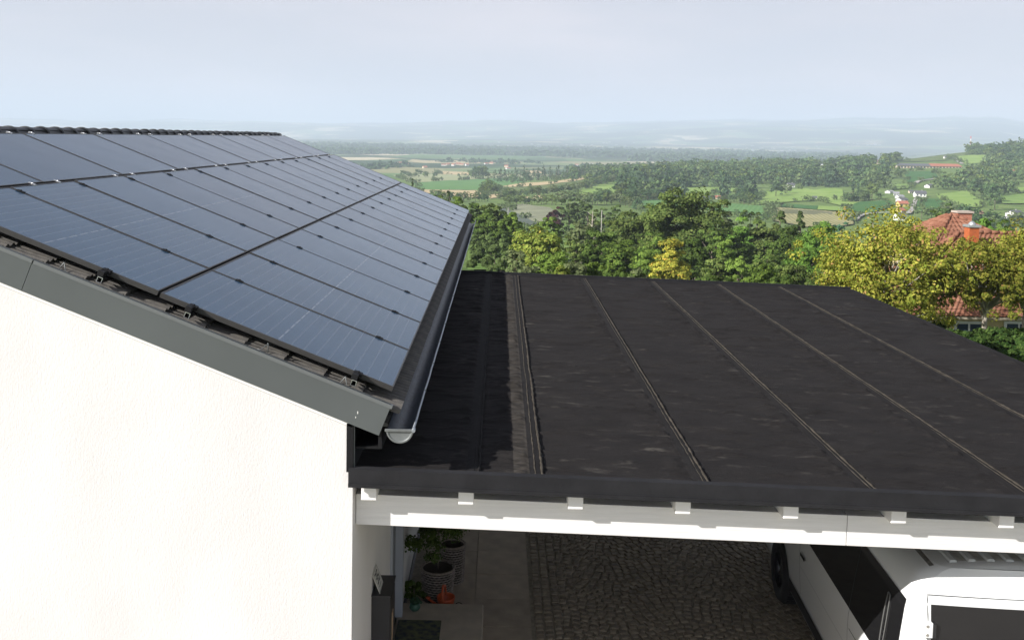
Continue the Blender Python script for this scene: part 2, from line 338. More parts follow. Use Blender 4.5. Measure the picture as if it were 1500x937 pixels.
# mesh of the land
az = np.concatenate([np.linspace(-PI, -.72, 40)[:-1], np.linspace(-.72, .72, 420), np.linspace(.72, PI, 40)[1:]])
rr_ = np.concatenate([[0.5, 6, 12, 18], np.exp(np.linspace(math.log(22), math.log(30000), 235))])
Rg, Ag = np.meshgrid(rr_, az, indexing='ij'); Xg = CC[0]+Rg*np.sin(Ag); Yg = CC[1]+Rg*np.cos(Ag); Zg = terr(Xg, Yg)
near = np.clip((19-Rg)/3, 0, 1); Zg = Zg-.06*np.ones_like(Zg)*(Rg < 40)
nr, na = Rg.shape; idx = np.arange(nr*na).reshape(nr, na)
F = np.stack([idx[:-1, :-1], idx[:-1, 1:], idx[1:, 1:], idx[1:, :-1]], -1).reshape(-1, 4)[:, ::-1]
def landmat():
    m = bpy.data.materials.new('land'); m.use_nodes = True; t = m.node_tree; b = t.nodes['Principled BSDF']; b.inputs['Roughness'].default_value = 1; b.inputs['Specular IOR Level'].default_value = .05
    ge = t.nodes.new('ShaderNodeNewGeometry'); sp = t.nodes.new('ShaderNodeSeparateXYZ'); t.links.new(ge.outputs['Position'], sp.inputs[0])
    def noise(sc, det=4, typ='N', st=(1, 1, 0)):
        mp_ = t.nodes.new('ShaderNodeMapping'); mp_.inputs['Scale'].default_value = st; t.links.new(ge.outputs['Position'], mp_.inputs[0])
        n = t.nodes.new('ShaderNodeTexNoise' if typ == 'N' else 'ShaderNodeTexVoronoi'); n.inputs['Scale'].default_value = sc
        if typ == 'N': n.inputs['Detail'].default_value = det
        t.links.new(mp_.outputs[0], n.inputs[0]); return n
    def ramp(src, st, const=False):
        r = t.nodes.new('ShaderNodeValToRGB')
        if const: r.color_ramp.interpolation = 'CONSTANT'
        r.color_ramp.elements[0].position = st[0][0]; r.color_ramp.elements[0].color = (*st[0][1], 1); r.color_ramp.elements[1].position = st[-1][0]; r.color_ramp.elements[1].color = (*st[-1][1], 1)
        for p, c in st[1:-1]: e = r.color_ramp.elements.new(p); e.color = (*c, 1)
        t.links.new(src, r.inputs[0]); return r.outputs[0]
    def mix(f, a, b_):
        n = t.nodes.new('ShaderNodeMix'); n.data_type = 'RGBA'
        if isinstance(f, float): n.inputs[0].default_value = f
        else: t.links.new(f, n.inputs[0])
        t.links.new(a, n.inputs[6]); t.links.new(b_, n.inputs[7]); return n.outputs[2]
    def mrange(src, a, b_, c=0., d=1.):
        n = t.nodes.new('ShaderNodeMapRange'); n.inputs[1].default_value = a; n.inputs[2].default_value = b_; n.inputs[3].default_value = c; n.inputs[4].default_value = d; t.links.new(src, n.inputs[0]); return n.outputs[0]
    grass = ramp(noise(.08, 8).outputs[0], [(.3, (.085, .14, .04)), (.55, (.14, .20, .06)), (.75, (.20, .24, .09))])
    vo = noise(.0042, typ='V', st=(1, .55, 0)); sep = t.nodes.new('ShaderNodeSeparateColor'); t.links.new(vo.outputs['Color'], sep.inputs[0])
    fields = ramp(sep.outputs[0], [(0, (.10, .17, .06)), (.2, (.26, .25, .13)), (.36, (.13, .2, .08)), (.5, (.40, .34, .2)), (.62, (.07, .12, .05)), (.75, (.17, .22, .1)), (.9, (.5, .44, .3))], True)
    wood = ramp(noise(.0016, 5).outputs[0], [(.50, (0, 0, 0)), (.53, (1, 1, 1))]); wc = ramp(noise(.03, 4).outputs[0], [(.3, (.03, .055, .025)), (.7, (.055, .085, .035))])
    plain = mix(wood, fields, wc)
    g = mix(mrange(sp.outputs['Y'], 1350, 1500), grass, plain)
    mw = ramp(noise(.0011, 6).outputs[0], [(.44, (0, 0, 0)), (.50, (1, 1, 1))]); hill = mix(mw, fields, wc)
    g = mix(mrange(sp.outputs['Y'], 5000, 5600), g, hill)
    t.links.new(g, b.inputs['Base Color']); return m
land = link('ground', npmesh('ground', np.stack([Xg, Yg, Zg], -1).reshape(-1, 3), F, landmat(), smooth=True)); tag(land, kind='structure')
# fields draped on the land
def fieldmat(name, c1, c2, stripe=None, vs=.05):
    m = bpy.data.materials.new(name); m.use_nodes = True; t = m.node_tree; b = t.nodes['Principled BSDF']; b.inputs['Roughness'].default_value = 1; b.inputs['Specular IOR Level'].default_value = .05
    ge = t.nodes.new('ShaderNodeNewGeometry'); n = t.nodes.new('ShaderNodeTexNoise'); n.inputs['Scale'].default_value = vs; n.inputs['Detail'].default_value = 7; n.inputs['Roughness'].default_value = .65
    t.links.new(ge.outputs['Position'], n.inputs[0]); src = n.outputs[0]
    if stripe:
        wv = t.nodes.new('ShaderNodeTexWave'); wv.inputs['Scale'].default_value = stripe[0]; wv.inputs['Distortion'].default_value = .6; mp_ = t.nodes.new('ShaderNodeMapping'); mp_.inputs['Rotation'].default_value = (0, 0, stripe[1])
        t.links.new(ge.outputs['Position'], mp_.inputs[0]); t.links.new(mp_.outputs[0], wv.inputs[0])
        ma = t.nodes.new('ShaderNodeMix'); ma.data_type = 'FLOAT'; ma.inputs[0].default_value = .22; t.links.new(src, ma.inputs[2]); t.links.new(wv.outputs[0], ma.inputs[3]); src = ma.outputs[0]
    r = t.nodes.new('ShaderNodeValToRGB'); r.color_ramp.elements[0].position = .35; r.color_ramp.elements[1].position = .65; r.color_ramp.elements[0].color = (*c1, 1); r.color_ramp.elements[1].color = (*c2, 1)
    t.links.new(src, r.inputs[0]); t.links.new(r.outputs[0], b.inputs['Base Color']); return m
fm = {
 'meadow': fieldmat('meadow', (.13, .22, .05), (.21, .30, .09)), 'bright': fieldmat('bright_grass', (.17, .27, .06), (.25, .34, .10)),
 'maize': fieldmat('maize', (.045, .12, .035), (.075, .16, .05), (.25, .4)), 'stubble': fieldmat('stubble', (.40, .31, .17), (.52, .42, .25), (.12, 1.2)),
 'brown': fieldmat('brown_field', (.20, .20, .09), (.36, .33, .17), (.12, .2)), 'vine': fieldmat('vineyard_rows', (.06, .10, .03), (.17, .20, .08), (.35, .9)),
 'darkf': fieldmat('dark_strip', (.12, .13, .07), (.17, .17, .10), (.2, .2)), 'crop': fieldmat('crop', (.09, .19, .06), (.13, .24, .08), (.1, .3)),
 'gravel': fieldmat('gravel', (.30, .29, .26), (.42, .40, .36)), 'pale': fieldmat('pale_field', (.24, .27, .14), (.34, .35, .2), (.06, .5)), 'net': fieldmat('netted_orchard', (.17, .18, .12), (.28, .29, .19), (.3, .8)), 'netd': fieldmat('netted_orchard_dark', (.08, .10, .085), (.13, .15, .12), (.3, .8))}
FIELDS = [
 ('crop', [(604, 269), (652, 264.5), (700, 263), (781, 260.5), (759, 269), (733, 274), (708, 279), (618, 278)]),
 ('stubble', [(612, 278), (660, 279), (708, 279.5), (705, 289), (680, 290), (623, 283)]),
 ('stubble', [(733, 274), (760, 269), (815, 266), (850, 259), (872, 260), (845, 265), (800, 271), (760, 274.5)]),
 ('vine', [(735, 276), (800, 272), (850, 266), (878, 262), (850, 274), (790, 282), (728, 282)]),
 ('pale', [(575, 257), (640, 255), (700, 258), (780, 257), (790, 260), (700, 262.5), (604, 268)]),
 ('stubble', [(640, 251.5), (690, 252.5), (700, 257), (645, 256)]), ('gravel', [(690, 254), (712, 256), (714, 258), (692, 257)]),
 ('stubble', [(760, 250), (790, 250.5), (800, 254), (770, 255)]),
 ('bright', [(840, 284), (858, 277), (880, 271), (905, 266), (906, 286), (880, 290), (850, 292)]),
 ('stubble', [(765, 290), (790, 287), (800, 291), (770, 294)]), ('stubble', [(715, 286), (735, 284), (740, 288), (718, 292)]),
 ('net', [(728, 301), (765, 300), (805, 305), (830, 322), (790, 330), (765, 318)]), ('netd', [(728, 302), (765, 317), (788, 330), (765, 332), (738, 318)]),
 ('meadow', [(750, 334), (790, 330), (850, 330), (860, 345), (800, 350)]),
 ('meadow', [(820, 352), (870, 345), (870, 375), (820, 385)]),
 ('meadow', [(685, 356), (760, 350), (770, 400), (685, 400)]),
 ('bright', [(1000, 276), (1030, 275), (1080, 277), (1084, 282), (1034, 283), (1026, 294), (1000, 288)]),
 ('crop', [(925, 296), (970, 293), (1000, 292), (1030, 296), (1130, 304), (1129, 317), (1048, 309), (990, 305), (925, 306)]),
 ('bright', [(1120, 282), (1148, 280), (1180, 277), (1192, 279), (1210, 277), (1234, 278), (1236, 290), (1260, 297), (1240, 304), (1220, 300), (1197, 294), (1140, 298), (1096, 302), (1108, 294)]),
 ('maize', [(1150, 300), (1199, 303), (1196, 308.5), (1140, 304)]),
 ('bright', [(1199, 303), (1240, 305), (1239, 311), (1197, 308.5)]),
 ('maize', [(1239, 309), (1251, 300), (1261, 297), (1300, 295), (1312, 300), (1300, 306), (1273, 314)]),
 ('brown', [(1132, 305), (1180, 308), (1220, 312), (1268, 315), (1251, 322), (1250, 330), (1200, 338), (1130, 324)]),
 ('darkf', [(1146, 308), (1198, 310.5), (1220, 313), (1218, 317), (1140, 314)]),
 ('maize', [(1344, 292), (1375, 293), (1392, 304), (1377, 311), (1342, 311)]),
 ('bright', [(1371, 286), (1392, 284), (1415, 280), (1425, 288), (1442, 298), (1437, 305), (1393, 305), (1377, 294)]),
 ('bright', [(1395, 230), (1420, 228), (1443, 228), (1447, 238), (1425, 241), (1411, 241)]),
 ('maize', [(1324, 252), (1369, 252), (1373, 260), (1341, 268), (1329, 268)]),
 ('meadow', [(1300, 271), (1340, 271), (1330, 277), (1306, 279)]),
 ('vine', [(1310, 233), (1340, 229), (1380, 224), (1418, 222), (1420, 228), (1390, 231), (1385, 236), (1330, 238)]),
 ('meadow', [(1440, 290), (1500, 285), (1530, 290), (1530, 300), (1470, 300)]), ('bright', [(1485, 277), (1530, 275), (1530, 283), (1488, 284)])]
ROADS = [([(1250, 325), (1254, 320), (1262, 316.5), (1280, 314.5), (1304, 313)], 5), ([(1341, 269.5), (1345, 267), (1352, 265), (1371, 263)], 4.5),
         ([(1330, 315), (1337, 308), (1339, 298), (1345, 290), (1338, 286)], 3.2), ([(1410, 241), (1404, 238), (1398, 232)], 4)]
from mathutils import geometry as mgeo
def drape(name, pts, mtl, off=.5, kind='structure'):
    W2 = []
    for i, (a, b) in enumerate(pts):
        c, d = pts[(i+1) % len(pts)]; n = 4
        for k in range(n):
            j = math.sin(i*7.3+k*3.1)*.25 if k else 0
            W2.append(at(a+(c-a)*k/n, b+(d-b)*k/n+j)[:2])
    return drape_xy(name, W2, mtl, off, kind)
def drape_xy(name, W2, mtl, off, kind='structure', cuts=None):
    bm = bmesh.new(); vs = [bm.verts.new((x, y, 0)) for x, y in W2]; 
    try: f = bm.faces.new(vs)
    except ValueError: return None
    bmesh.ops.triangulate(bm, faces=[f])
    for it in range(3):
        ed = [e for e in bm.edges if e.calc_length() > 18]
        if not ed: break
        bmesh.ops.subdivide_edges(bm, edges=ed, cuts=1); bmesh.ops.triangulate(bm, faces=[f for f in bm.faces if len(f.verts) > 3])
    co = np.array([v.co[:] for v in bm.verts]); z = terr(co[:, 0], co[:, 1])+off
    for v, zz in zip(bm.verts, z): v.co.z = zz
    for f in bm.faces:
        if f.normal.z < 0: f.normal_flip()
        f.smooth = True
    me = bpy.data.meshes.new(name); bm.to_mesh(me); bm.free(); me.materials.append(mtl); o = link(name, me); tag(o, kind=kind); return o
for i, (k, p) in enumerate(FIELDS): drape('field', p, fm[k], (.35 if min(q[1] for q in p) < 326 else .10)+.02*i)
for p, wd in ROADS:
    c = [at(*q)[:2] for q in p]; a_, b_ = [], []
    for i in range(len(c)):
        t_ = c[min(i+1, len(c)-1)]-c[max(i-1, 0)]; n_ = np.array([-t_[1], t_[0]])/np.hypot(*t_)*wd/2; a_.append(c[i]+n_); b_.append(c[i]-n_)
    drape_xy('road', a_+b_[::-1], fm['gravel'], 1.1)
# ================================================================== TREES
def leaves(P, N, size, rs, jit=.42, asp=1.5):
    n = len(P); Nn = N+rs.normal(0, jit, (n, 3)); Nn /= np.linalg.norm(Nn, axis=1)[:, None]+1e-9
    A_ = np.cross(Nn, rs.normal(0, 1, (n, 3))); A_ /= np.linalg.norm(A_, axis=1)[:, None]+1e-9; B_ = np.cross(Nn, A_)
    s = size*rs.uniform(.6, 1.3, (n, 1)); a = A_*s*asp*.5; b = B_*s*.5
    V = np.stack([P-a, P-b*.9+a*.1, P+a, P+b*.9+a*.1], 1).reshape(-1, 3); return V, np.arange(4*n).reshape(-1, 4)
def crown(seed, rx, rz, nclump, nleaf, lsize, shape='round', sparse=False, rough=.25):
    """leafy crown: clumps spread over a lobed volume, centre at origin, radii rx, rz"""
    rs = np.random.RandomState(seed); cs = []; rad = []
    while len(cs) < nclump:
        d = rs.normal(0, 1, 3); d /= np.linalg.norm(d)
        if d[2] < -.75: continue
        k = rs.uniform(.35, .95)**.7
        lob = 1+rough*math.sin(3*math.atan2(d[1], d[0])+seed)*math.cos(2*d[2]+seed*.7)+rs.uniform(-.5, .5)*rough
        sq = (abs(d[0])**2.8+abs(d[1])**2.8+abs(d[2])**2.8)**(-1/2.8) if not sparse else 1.; c = d*k*lob*sq*np.array([rx, rx, rz])*.93
        if shape == 'cone':
            h = rs.uniform(0, 1)**1.3; a = rs.uniform(0, 2*PI); q = (1-h)**.85*rx*rs.uniform(.45, 1)+.05*rx; c = np.array([math.cos(a)*q, math.sin(a)*q, -rz+2*rz*h])
        elif shape == 'pear':
            f = 1-.45*max(0, c[2]/rz); c[:2] *= f
        cs.append(c); rad.append(rs.uniform(.14, .34)*min(rx, rz)*(1.0 if shape != 'cone' else .55)*(1 if nclump < 90 else (90./nclump)**(.4 if sparse else .22)))
    cs = np.array(cs); rad = np.array(rad); per = nleaf//nclump; i = np.repeat(np.arange(nclump), per)
    d = rs.normal(0, 1, (len(i), 3)); d /= np.linalg.norm(d, axis=1)[:, None]
    if not sparse: d[:, 2] = np.where(d[:, 2] < -.3, -d[:, 2]*.5, d[:, 2])
    rr = rs.uniform(.45, 1.05, (len(i), 1))**.7
    P = cs[i]+d*rad[i][:, None]*rr*np.array([1.15, 1.15, .8])
    ce = P/np.array([rx, rx, rz]); nn = d*.8+ce*.5+np.array([0, 0, .25])
    V, F_ = leaves(P, nn, lsize, rs); return V, F_, cs
def tree_meshes(seed, h, rx, ch, nclump, nleaf, lsize, leafm, barkm, shape='round', sparse=False, trunk_r=None, limbs=10, rough=.25):
    """returns crown mesh, trunk mesh for a tree of height h, crown radius rx, crown height ch"""
    V, F_, cs = crown(seed, rx, ch/2, nclump, nleaf, lsize, shape, sparse, rough); zc = h-ch/2
    V[:, 2] += zc; cm = npmesh('crown', V, F_, leafm)
    rs = random.Random(seed); mb = MB(); tr = trunk_r or h*.022
    top = h-ch*.3 if shape != 'cone' else h*.97; bend = [rs.uniform(-.03, .03)*h for _ in range(4)]
    pts = [(0, 0, -.4), (bend[0]*.3, bend[1]*.3, h*.15), (bend[0], bend[1], max(h*.3, h-ch*.9)), (bend[2]*.5, bend[3]*.5, (top+h*.3)/2), (bend[2]*.3, bend[3]*.2, top)]
    pts[3] = (pts[3][0], pts[3][1], max(pts[2][2]+.1, (top+pts[2][2])/2))
    mb.tube(pts, [tr*1.5, tr*1.05, tr*.85, tr*.5, tr*.15], 7)
    ci = list(range(len(cs))); rs.shuffle(ci)
    for q in ci[:limbs]:
        c = Vector(cs[q])+Vector((0, 0, zc)); k = rs.uniform(.0, .7); st = Vector(pts[2]).lerp(Vector(pts[4]), k*.8)
        if c.z < st.z+.1*h: st.z = max(h*.2, c.z-.2*h)
        mid = st.lerp(c, .5)+Vector((rs.uniform(-.05, .05)*h, rs.uniform(-.05, .05)*h, rs.uniform(0, .04)*h))
        mb.tube([st, mid, c], [tr*.45, tr*.28, tr*.08], 5)
    return cm, mb.mesh('trunk', barkm)
LM = {
 'dark': leafmat('leaf_dark', (0.051, 0.092, 0.023), (0.131, 0.188, 0.044), 0.22),
 'oak': leafmat('leaf_oak', (.058, .098, .026), (.165, .205, .058), 0.22),
 'mid': leafmat('leaf_mid', (0.084, 0.147, 0.032), (0.196, 0.275, 0.052), 0.26),
 'bright': leafmat('leaf_bright', (.090, .185, .034), (.18, .29, .055), 0.3),
 'lime': leafmat('leaf_lime', (.15, .24, .04), (.25, .35, .08), 0.3),
 'yellow': leafmat('leaf_yellow', (.19, .22, .035), (.40, .36, .06), .22, (.42, .24, .05)),
 'ygreen': leafmat('leaf_ygreen', (.12, .17, .03), (.25, .29, .06), 0.28, (.34, .27, .07)),
 'walnut': leafmat('leaf_walnut', (.145, .19, .028), (.35, .325, .06), .3, (.38, .23, .09)),
 'olive': leafmat('leaf_olive', (.11, .15, .06), (.21, .24, .11), 0.25),
 'purple': leafmat('leaf_purple', (.045, .022, .026), (.085, .042, .042), 0.15),
 'pine': leafmat('leaf_pine', (0.046, 0.080, 0.030), (0.109, 0.144, 0.048), 0.1),
 'blue': leafmat('leaf_blue', (.05, .11, .06), (.08, .16, .085), 0.15),
 'orchard': leafmat('leaf_orchard', (.085, .135, .045), (.17, .225, .080), 0.25),
 'wood': leafmat('leaf_wood', (.060, .115, .045), (.14, .20, .075), 0.2),
 'wood2': leafmat('leaf_wood2', (.085, .135, .050), (.18, .23, .095), 0.2),
 'wood3': leafmat('leaf_wood3', (.045, .090, .040), (.10, .155, .065), 0.2),
 'spruce': leafmat('leaf_spruce', (.045, .085, .045), (.09, .135, .07), 0.1),
 'hedge': leafmat('leaf_hedge', (.025, .06, .015), (.09, .14, .035), 0.25),
}
def near_tree(px, pytop, D, wpx, kind, label, name='broadleaf_tree', shape='round', crownfrac=.8, nleaf=None, lsize=None, sparse=False, bark=None, group=None, cat='tree', limbs=8, h=None, dense=1., rough=.25):
    b = atD(px, D); h = h or max(1.2, ztop(px, pytop, D)-b[2]); rx = wpx/2*D/CF; ch = min(h*crownfrac, rx*5 if shape != 'cone' else h*.95)
    lsize = lsize or max(.16, min(.5, 3.0*D/CF)); area = 4*PI*rx*max(rx, ch/2)
    nleaf = nleaf or int(min(34000, dense*area*3.4/(lsize*lsize*.75))); nclump = int(min(420, max(30, 62*(wpx/50.)*(1.9 if sparse else 1))))
    cm, tm = tree_meshes(int(px*7+pytop*13) % 9999, h, rx*(1.08 if sparse and wpx > 60 else .9 if shape != 'cone' else 1), ch, nclump, nleaf, lsize, LM[kind], bark or m_bark, shape, sparse, None, limbs, rough)
    r = empty(name, (b[0], b[1], b[2])); link('crown', cm, r); link('trunk', tm, r)
    tag(r, label, cat, group); return r
# ================================================================== HOUSE
A = .3731; cA, sA = math.cos(A), math.sin(A)
def RP(u, v, n): return (-u*cA+n*sA, v, u*sA+n*cA)      # point on the roof slope
GZ = -3.3
XW, YW, YEND = -.26, -.12, 16.35
UR = 4.89; XR, ZR = RP(UR, 0, -.10)[0], RP(UR, 0, -.10)[2]
house = empty('house', (-4.4, -.12, GZ)); HO = Vector((4.4, .12, -GZ))
tag(house, 'white rendered house with dark pitched tile roof carrying the solar panels', 'house')
def H(name, mb, m, parent=None, **k):
    o = mb.build(name, m, parent or house, (0, 0, 0), **k)
    o.location = HO if (parent is None or parent is house) else (0, 0, 0); return o
# gable wall, follows the verge; the far side of the roof mirrors this one
XL = 2*XR-XW
zt = lambda x: (RP(0, 0, -.30)[2]+(-(x-RP(0, 0, -.30)[0]))*math.tan(A)) if x > XR else (RP(0, 0, -.30)[2]+(x-(2*XR-RP(0, 0, -.30)[0]))*math.tan(A))
def gable(y0, y1):
    mb = MB(); f = [(XL, GZ-.3), (XW, GZ-.3), (XW, zt(XW)), (XR, zt(XR)), (XL, zt(XL))]
    mb.poly([(x, y0, z) for x, z in f]); mb.poly([(x, y1, z) for x, z in f][::-1])
    for i in range(5):
        a, b = f[i], f[(i+1) % 5]; mb.poly([(a[0], y0, a[1]), (a[0], y1, a[1]), (b[0], y1, b[1]), (b[0], y0, b[1])])
    return mb
H('gable_wall', gable(YW, YW+.3), m_wall); H('gable_wall', gable(YEND-.25, YEND), m_wall)
# eave wall beside the carport with a recessed entrance
mb = MB(); zb = zt(XW)-.02
mb.box(XW-.3, XW, YW+.3, 2.26, GZ-.3, zb)
mb.box(XW-.3, XW+.03, 3.12, YEND-.25, GZ-.3, zb); mb.box(XW-.3, XW, 2.26, 3.12, GZ+2.35, zb)
H('eave_wall', mb, m_wall)
mb = MB(); mb.box(XL, XL+.3, YW+.3, YEND-.25, GZ-.3, zb); H('back_wall', mb, m_wall)
# entrance: reveal, frame and door leaf
mb = MB(); mb.box(XW-.02, XW+.055, 2.90, 2.99, GZ+.15, GZ+2.34); mb.box(XW-.05, XW+.02, 2.262, 2.33, GZ+.15, GZ+2.34); mb.box(XW-.05, XW+.03, 2.33, 2.90, GZ+2.26, GZ+2.34)
df = H('door_frame', mb, mat('door_frame_grey', (.42, .45, .50), .5))
mb = MB(); mb.box(XW-.06, XW-.02, 2.33, 2.90, GZ+.15, GZ+2.26); H('door', mb, mat('door_leaf', (.20, .21, .23), .5))
mb = MB(); mb.box(XW, .617, 1.35, 3.205, GZ-.05, GZ+.15); H('doorstep', mb, mat('step_stone', (.46, .40, .32), .85, bump=.25, bscale=40, var=.12, vscale=6), bevel=.008)
mb = MB(); mb.box(XW-.03+.062, XW-.03+.075, 3.13, 9.2, GZ, GZ+.12); H('plinth', mb, mat('plinth_grey', (.16, .16, .17), .8))
# verge fascia boards with edge cap, soffit strip
u_cuts = [-.035, 2.555, 5.2]
def verge(y, mirror=False, cap=True):
    for a, b in zip(u_cuts, u_cuts[1:]):
        b2 = min(b, UR+.2 if b > 4 else b)
        mb = MB()
        def T(u, yy, n):
            p = RP(u, yy, n)
            if mirror: p = (2*XR-p[0], p[1], p[2])
            return p
        uu = [a+.002, b2-.002]
        if b > 4:  # cut plumb at the ridge
            P = [T(uu[0], y, -.307), (XR, y, T(UR, y, -.307)[2]+.0), T(uu[0], y+.03, -.307), (XR, y+.03, T(UR, y, -.307)[2]), T(uu[0], y, -.08), (XR, y, ZR+.02), T(uu[0], y+.03, -.08), (XR, y+.03, ZR+.02)]
            zb_ = T(uu[0], 0, -.307); sl = -math.tan(A) if not mirror else math.tan(A)
            P[1] = (XR, y, zb_[2]+abs(XR-zb_[0])*math.tan(A)); P[3] = (XR, y+.03, P[1][2])
        else:
            P = [T(u, yy, n) for n in (-.307, -.08) for yy in (y, y+.03) for u in uu]
        mb.hexa(P); H('verge_fascia', mb, m_anth)
        if cap:
            mb = MB(); e = .006
            zc = lambda u, n: T(u, 0, n)
            u1 = UR if b > 4 else uu[1]
            mb.hexa([T(u, yy, n) for n in (-.104, -.080) for yy in (y-.008, y+.032) for u in (uu[0]-.012, u1)])
            H('verge_cap', mb, m_anthl)
verge(-.15); verge(-.15, True, False); verge(YEND+.06, cap=False)
mb = MB(); mb.hexa([RP(u, yy, n) for n in (-.33, -.309) for yy in (-.135, -.1) for u in (.155, UR-.1)]); H('soffit_strip', mb, m_white)
H('eave_board', (lambda m_: (m_.box(-.09, -.065, -.11, YEND+.05, -.40, -.22), m_)[1])(MB()), m_black)
mb = MB(); mb.box(XW-.02, -.066, -.09, YEND, -.41, -.395); H('eave_soffit', mb, m_black)
for (cx, cz, ln_) in ((524, 604, .018), (521, 611, .010)):
    mb = MB(); v = ray(cx, cz); d = -.1516-CC[1]; p = CC+v*d; mb.box(p[0]-.0025, p[0]+.0025, -.1530, -.1501, p[2]-ln_/2, p[2]+ln_/2); H('paint_scratch', mb, m_white)
# corner flashing where the carport membrane turns up the wall
mb = MB(); mb.box(-.302, XW+.004, -.135, -.121, -.56, -.222); mb.box(XW+.001, XW+.006, -.12, 9.7, -.62, -.20); H('wall_flashing', mb, m_black)
mb = MB(); mb.box(XW+.0065, XW+.012, -.125, -.105, -.56, -.24); H('flashing_edge', mb, m_anthl)
# roof deck under everything
mb = MB(); mb.hexa([RP(u, v, n) for n in (-.22, -.165) for v in (-.11, YEND+.05) for u in (-.06, UR)])
H('roof_deck', mb, m_deck)
mb = MB(); P = [(2*XR-p[0], p[1], p[2]) for p in [RP(u, v, n) for n in (-.22, -.10) for v in (-.15, YEND+.05) for u in (-.1, UR)]]; mb.hexa(P); H('back_roof_slope', mb, m_tile)
# roof tiles: double-roll concrete tile, one mesh shared by all
def tile_mesh():
    mb = MB(); W_, L_ = .30, .335; n = 32; prof = []
    for i in range(n+1):
        y = W_*i/n; ph = (y/W_*4) % 1.0
        h = .020*math.sin(PI*ph/.7)**.8 if 0 < ph < .7 else 0
        prof.append((y, h))
    G0 = [RP(0, y, .020+h) for y, h in prof]; G1 = [RP(L_, y, -.005+h) for y, h in prof]
    mb.grid([G0, G1], True); mb.grid([[RP(0, y, -.004+h*.75) for y, h in prof], G0], False)
    Gs = [[RP(0, 0, -.004), RP(0, 0, .020)], [RP(L_, 0, -.028), RP(L_, 0, -.005)]]; mb.grid(Gs, False)
    return mb.mesh('roof_tile', m_tile)
tm = tile_mesh(); ntile = 0; GAU = .291
for k in range(17):
    for c in range(56):
        if c >= (3 if k > 3 else 55 if k < 1 else 4): continue
        v = -.115+.3*c
        if v > YEND-.2: continue
        o = link('roof_tile', tm, house); p = Vector(RP(-.105+GAU*k+random.uniform(-.002, .002), v+random.uniform(-.001, .001), -.124+random.uniform(-.001, .0015)))
        o.location = p+HO; o.rotation_euler = (random.uniform(-.004, .004), random.uniform(-.004, .004), random.uniform(-.003, .003)); ntile += 1
# ridge tiles with collars
def ridge_mesh():
    G = []; n = 12; Lr = .40
    st = [(0, .105, 0), (.0, .118, 0), (.035, .118, 0), (.04, .105, 0), (Lr, .092, 0)]
    mb = MB()
    for y, r, _ in st: G.append([(r*math.cos(PI*(.02+.96*i/n)), y, r*.82*math.sin(PI*(.02+.96*i/n))) for i in range(n+1)])
    mb.grid(G, True, flip=True)
    return mb.mesh('ridge_tile', m_ridge)
rm = ridge_mesh()
for k in range(46):
    o = link('ridge_tile', rm, house); o.location = Vector((XR, -.17+.358*k, ZR-.022+random.uniform(-.004, .004)))+HO; o.rotation_euler = (.02, random.uniform(-.03, .03), random.uniform(-.008, .008))
mb = MB(); mb.box(XR-.09, XR+.09, -.10, 16.25, ZR-.05, ZR+.03); H('ridge_closure', mb, m_black)
# gutter
GX, GZ2, GR = .068, -.236, .088
def halfpipe(r, y0, y1, n=14, a0=0., a1=1.):
    ny = 28 if y1-y0 > 2 else 1
    return [[(GX+r*math.cos(PI+PI*(a0+(a1-a0)*i/n)), y0+(y1-y0)*j/ny, GZ2+r*math.sin(PI+PI*(a0+(a1-a0)*i/n))) for i in range(n+1)] for j in range(ny+1)]
mb = MB(); mb.grid(halfpipe(GR, -.21, 16.15), True); mb.grid(halfpipe(GR-.004, -.21, 16.15), True, flip=True)
gut = H('rain_gutter', mb, m_zinc)
mb = MB(); pts = []
yy = -.20
while yy < 16.15: pts.append((GX+GR+.002+random.uniform(-.0015, .0015), yy, GZ2+.004+random.uniform(-.0015, .0015))); yy += .24
mb.tube(pts, .0085, 8); H('gutter_bead', mb, m_zincl, gut)
mb = MB()
G = [[(GX+r*math.cos(PI+PI*i/16), y, GZ2+r*math.sin(PI+PI*i/16)) for i in range(17)] for r, y in ((.0, -.214), (GR-.012, -.214), (GR-.008, -.220), (GR+.004, -.220), (GR+.005, -.205))]
mb.grid(G, True); mb.box(GX-GR-.012, GX+GR+.004, -.224, -.208, GZ2-.012, GZ2+.006); H('gutter_end', mb, m_zcap, gut, bevel=.003)
mb = MB(); mb.tube([(GX+GR+.004, -.232, GZ2), (GX+GR+.004, -.19, GZ2+.004)], .013, 8); H('bead_end', mb, m_zincl, gut)
mb = MB(); mb.box(-.064, -.030, -.06, -.045, -.262, -.19); mb.box(-.03, -.02, -.06, -.045, -.262, -.252); H('gutter_bracket', mb, m_zcap, gut)
for k in range(18):
    mb = MB(); y = .75+k*.88
    mb.grid([[(GX+(GR+.003)*math.cos(PI+PI*i/10), yv, GZ2+(GR+.003)*math.sin(PI+PI*i/10)) for i in range(11)] for yv in (y, y+.025)], True)
    mb.box(GX+GR-.006, GX+GR+.012, y, y+.025, GZ2-.004, GZ2+.014); H('gutter_bracket', mb, m_zcap, gut)
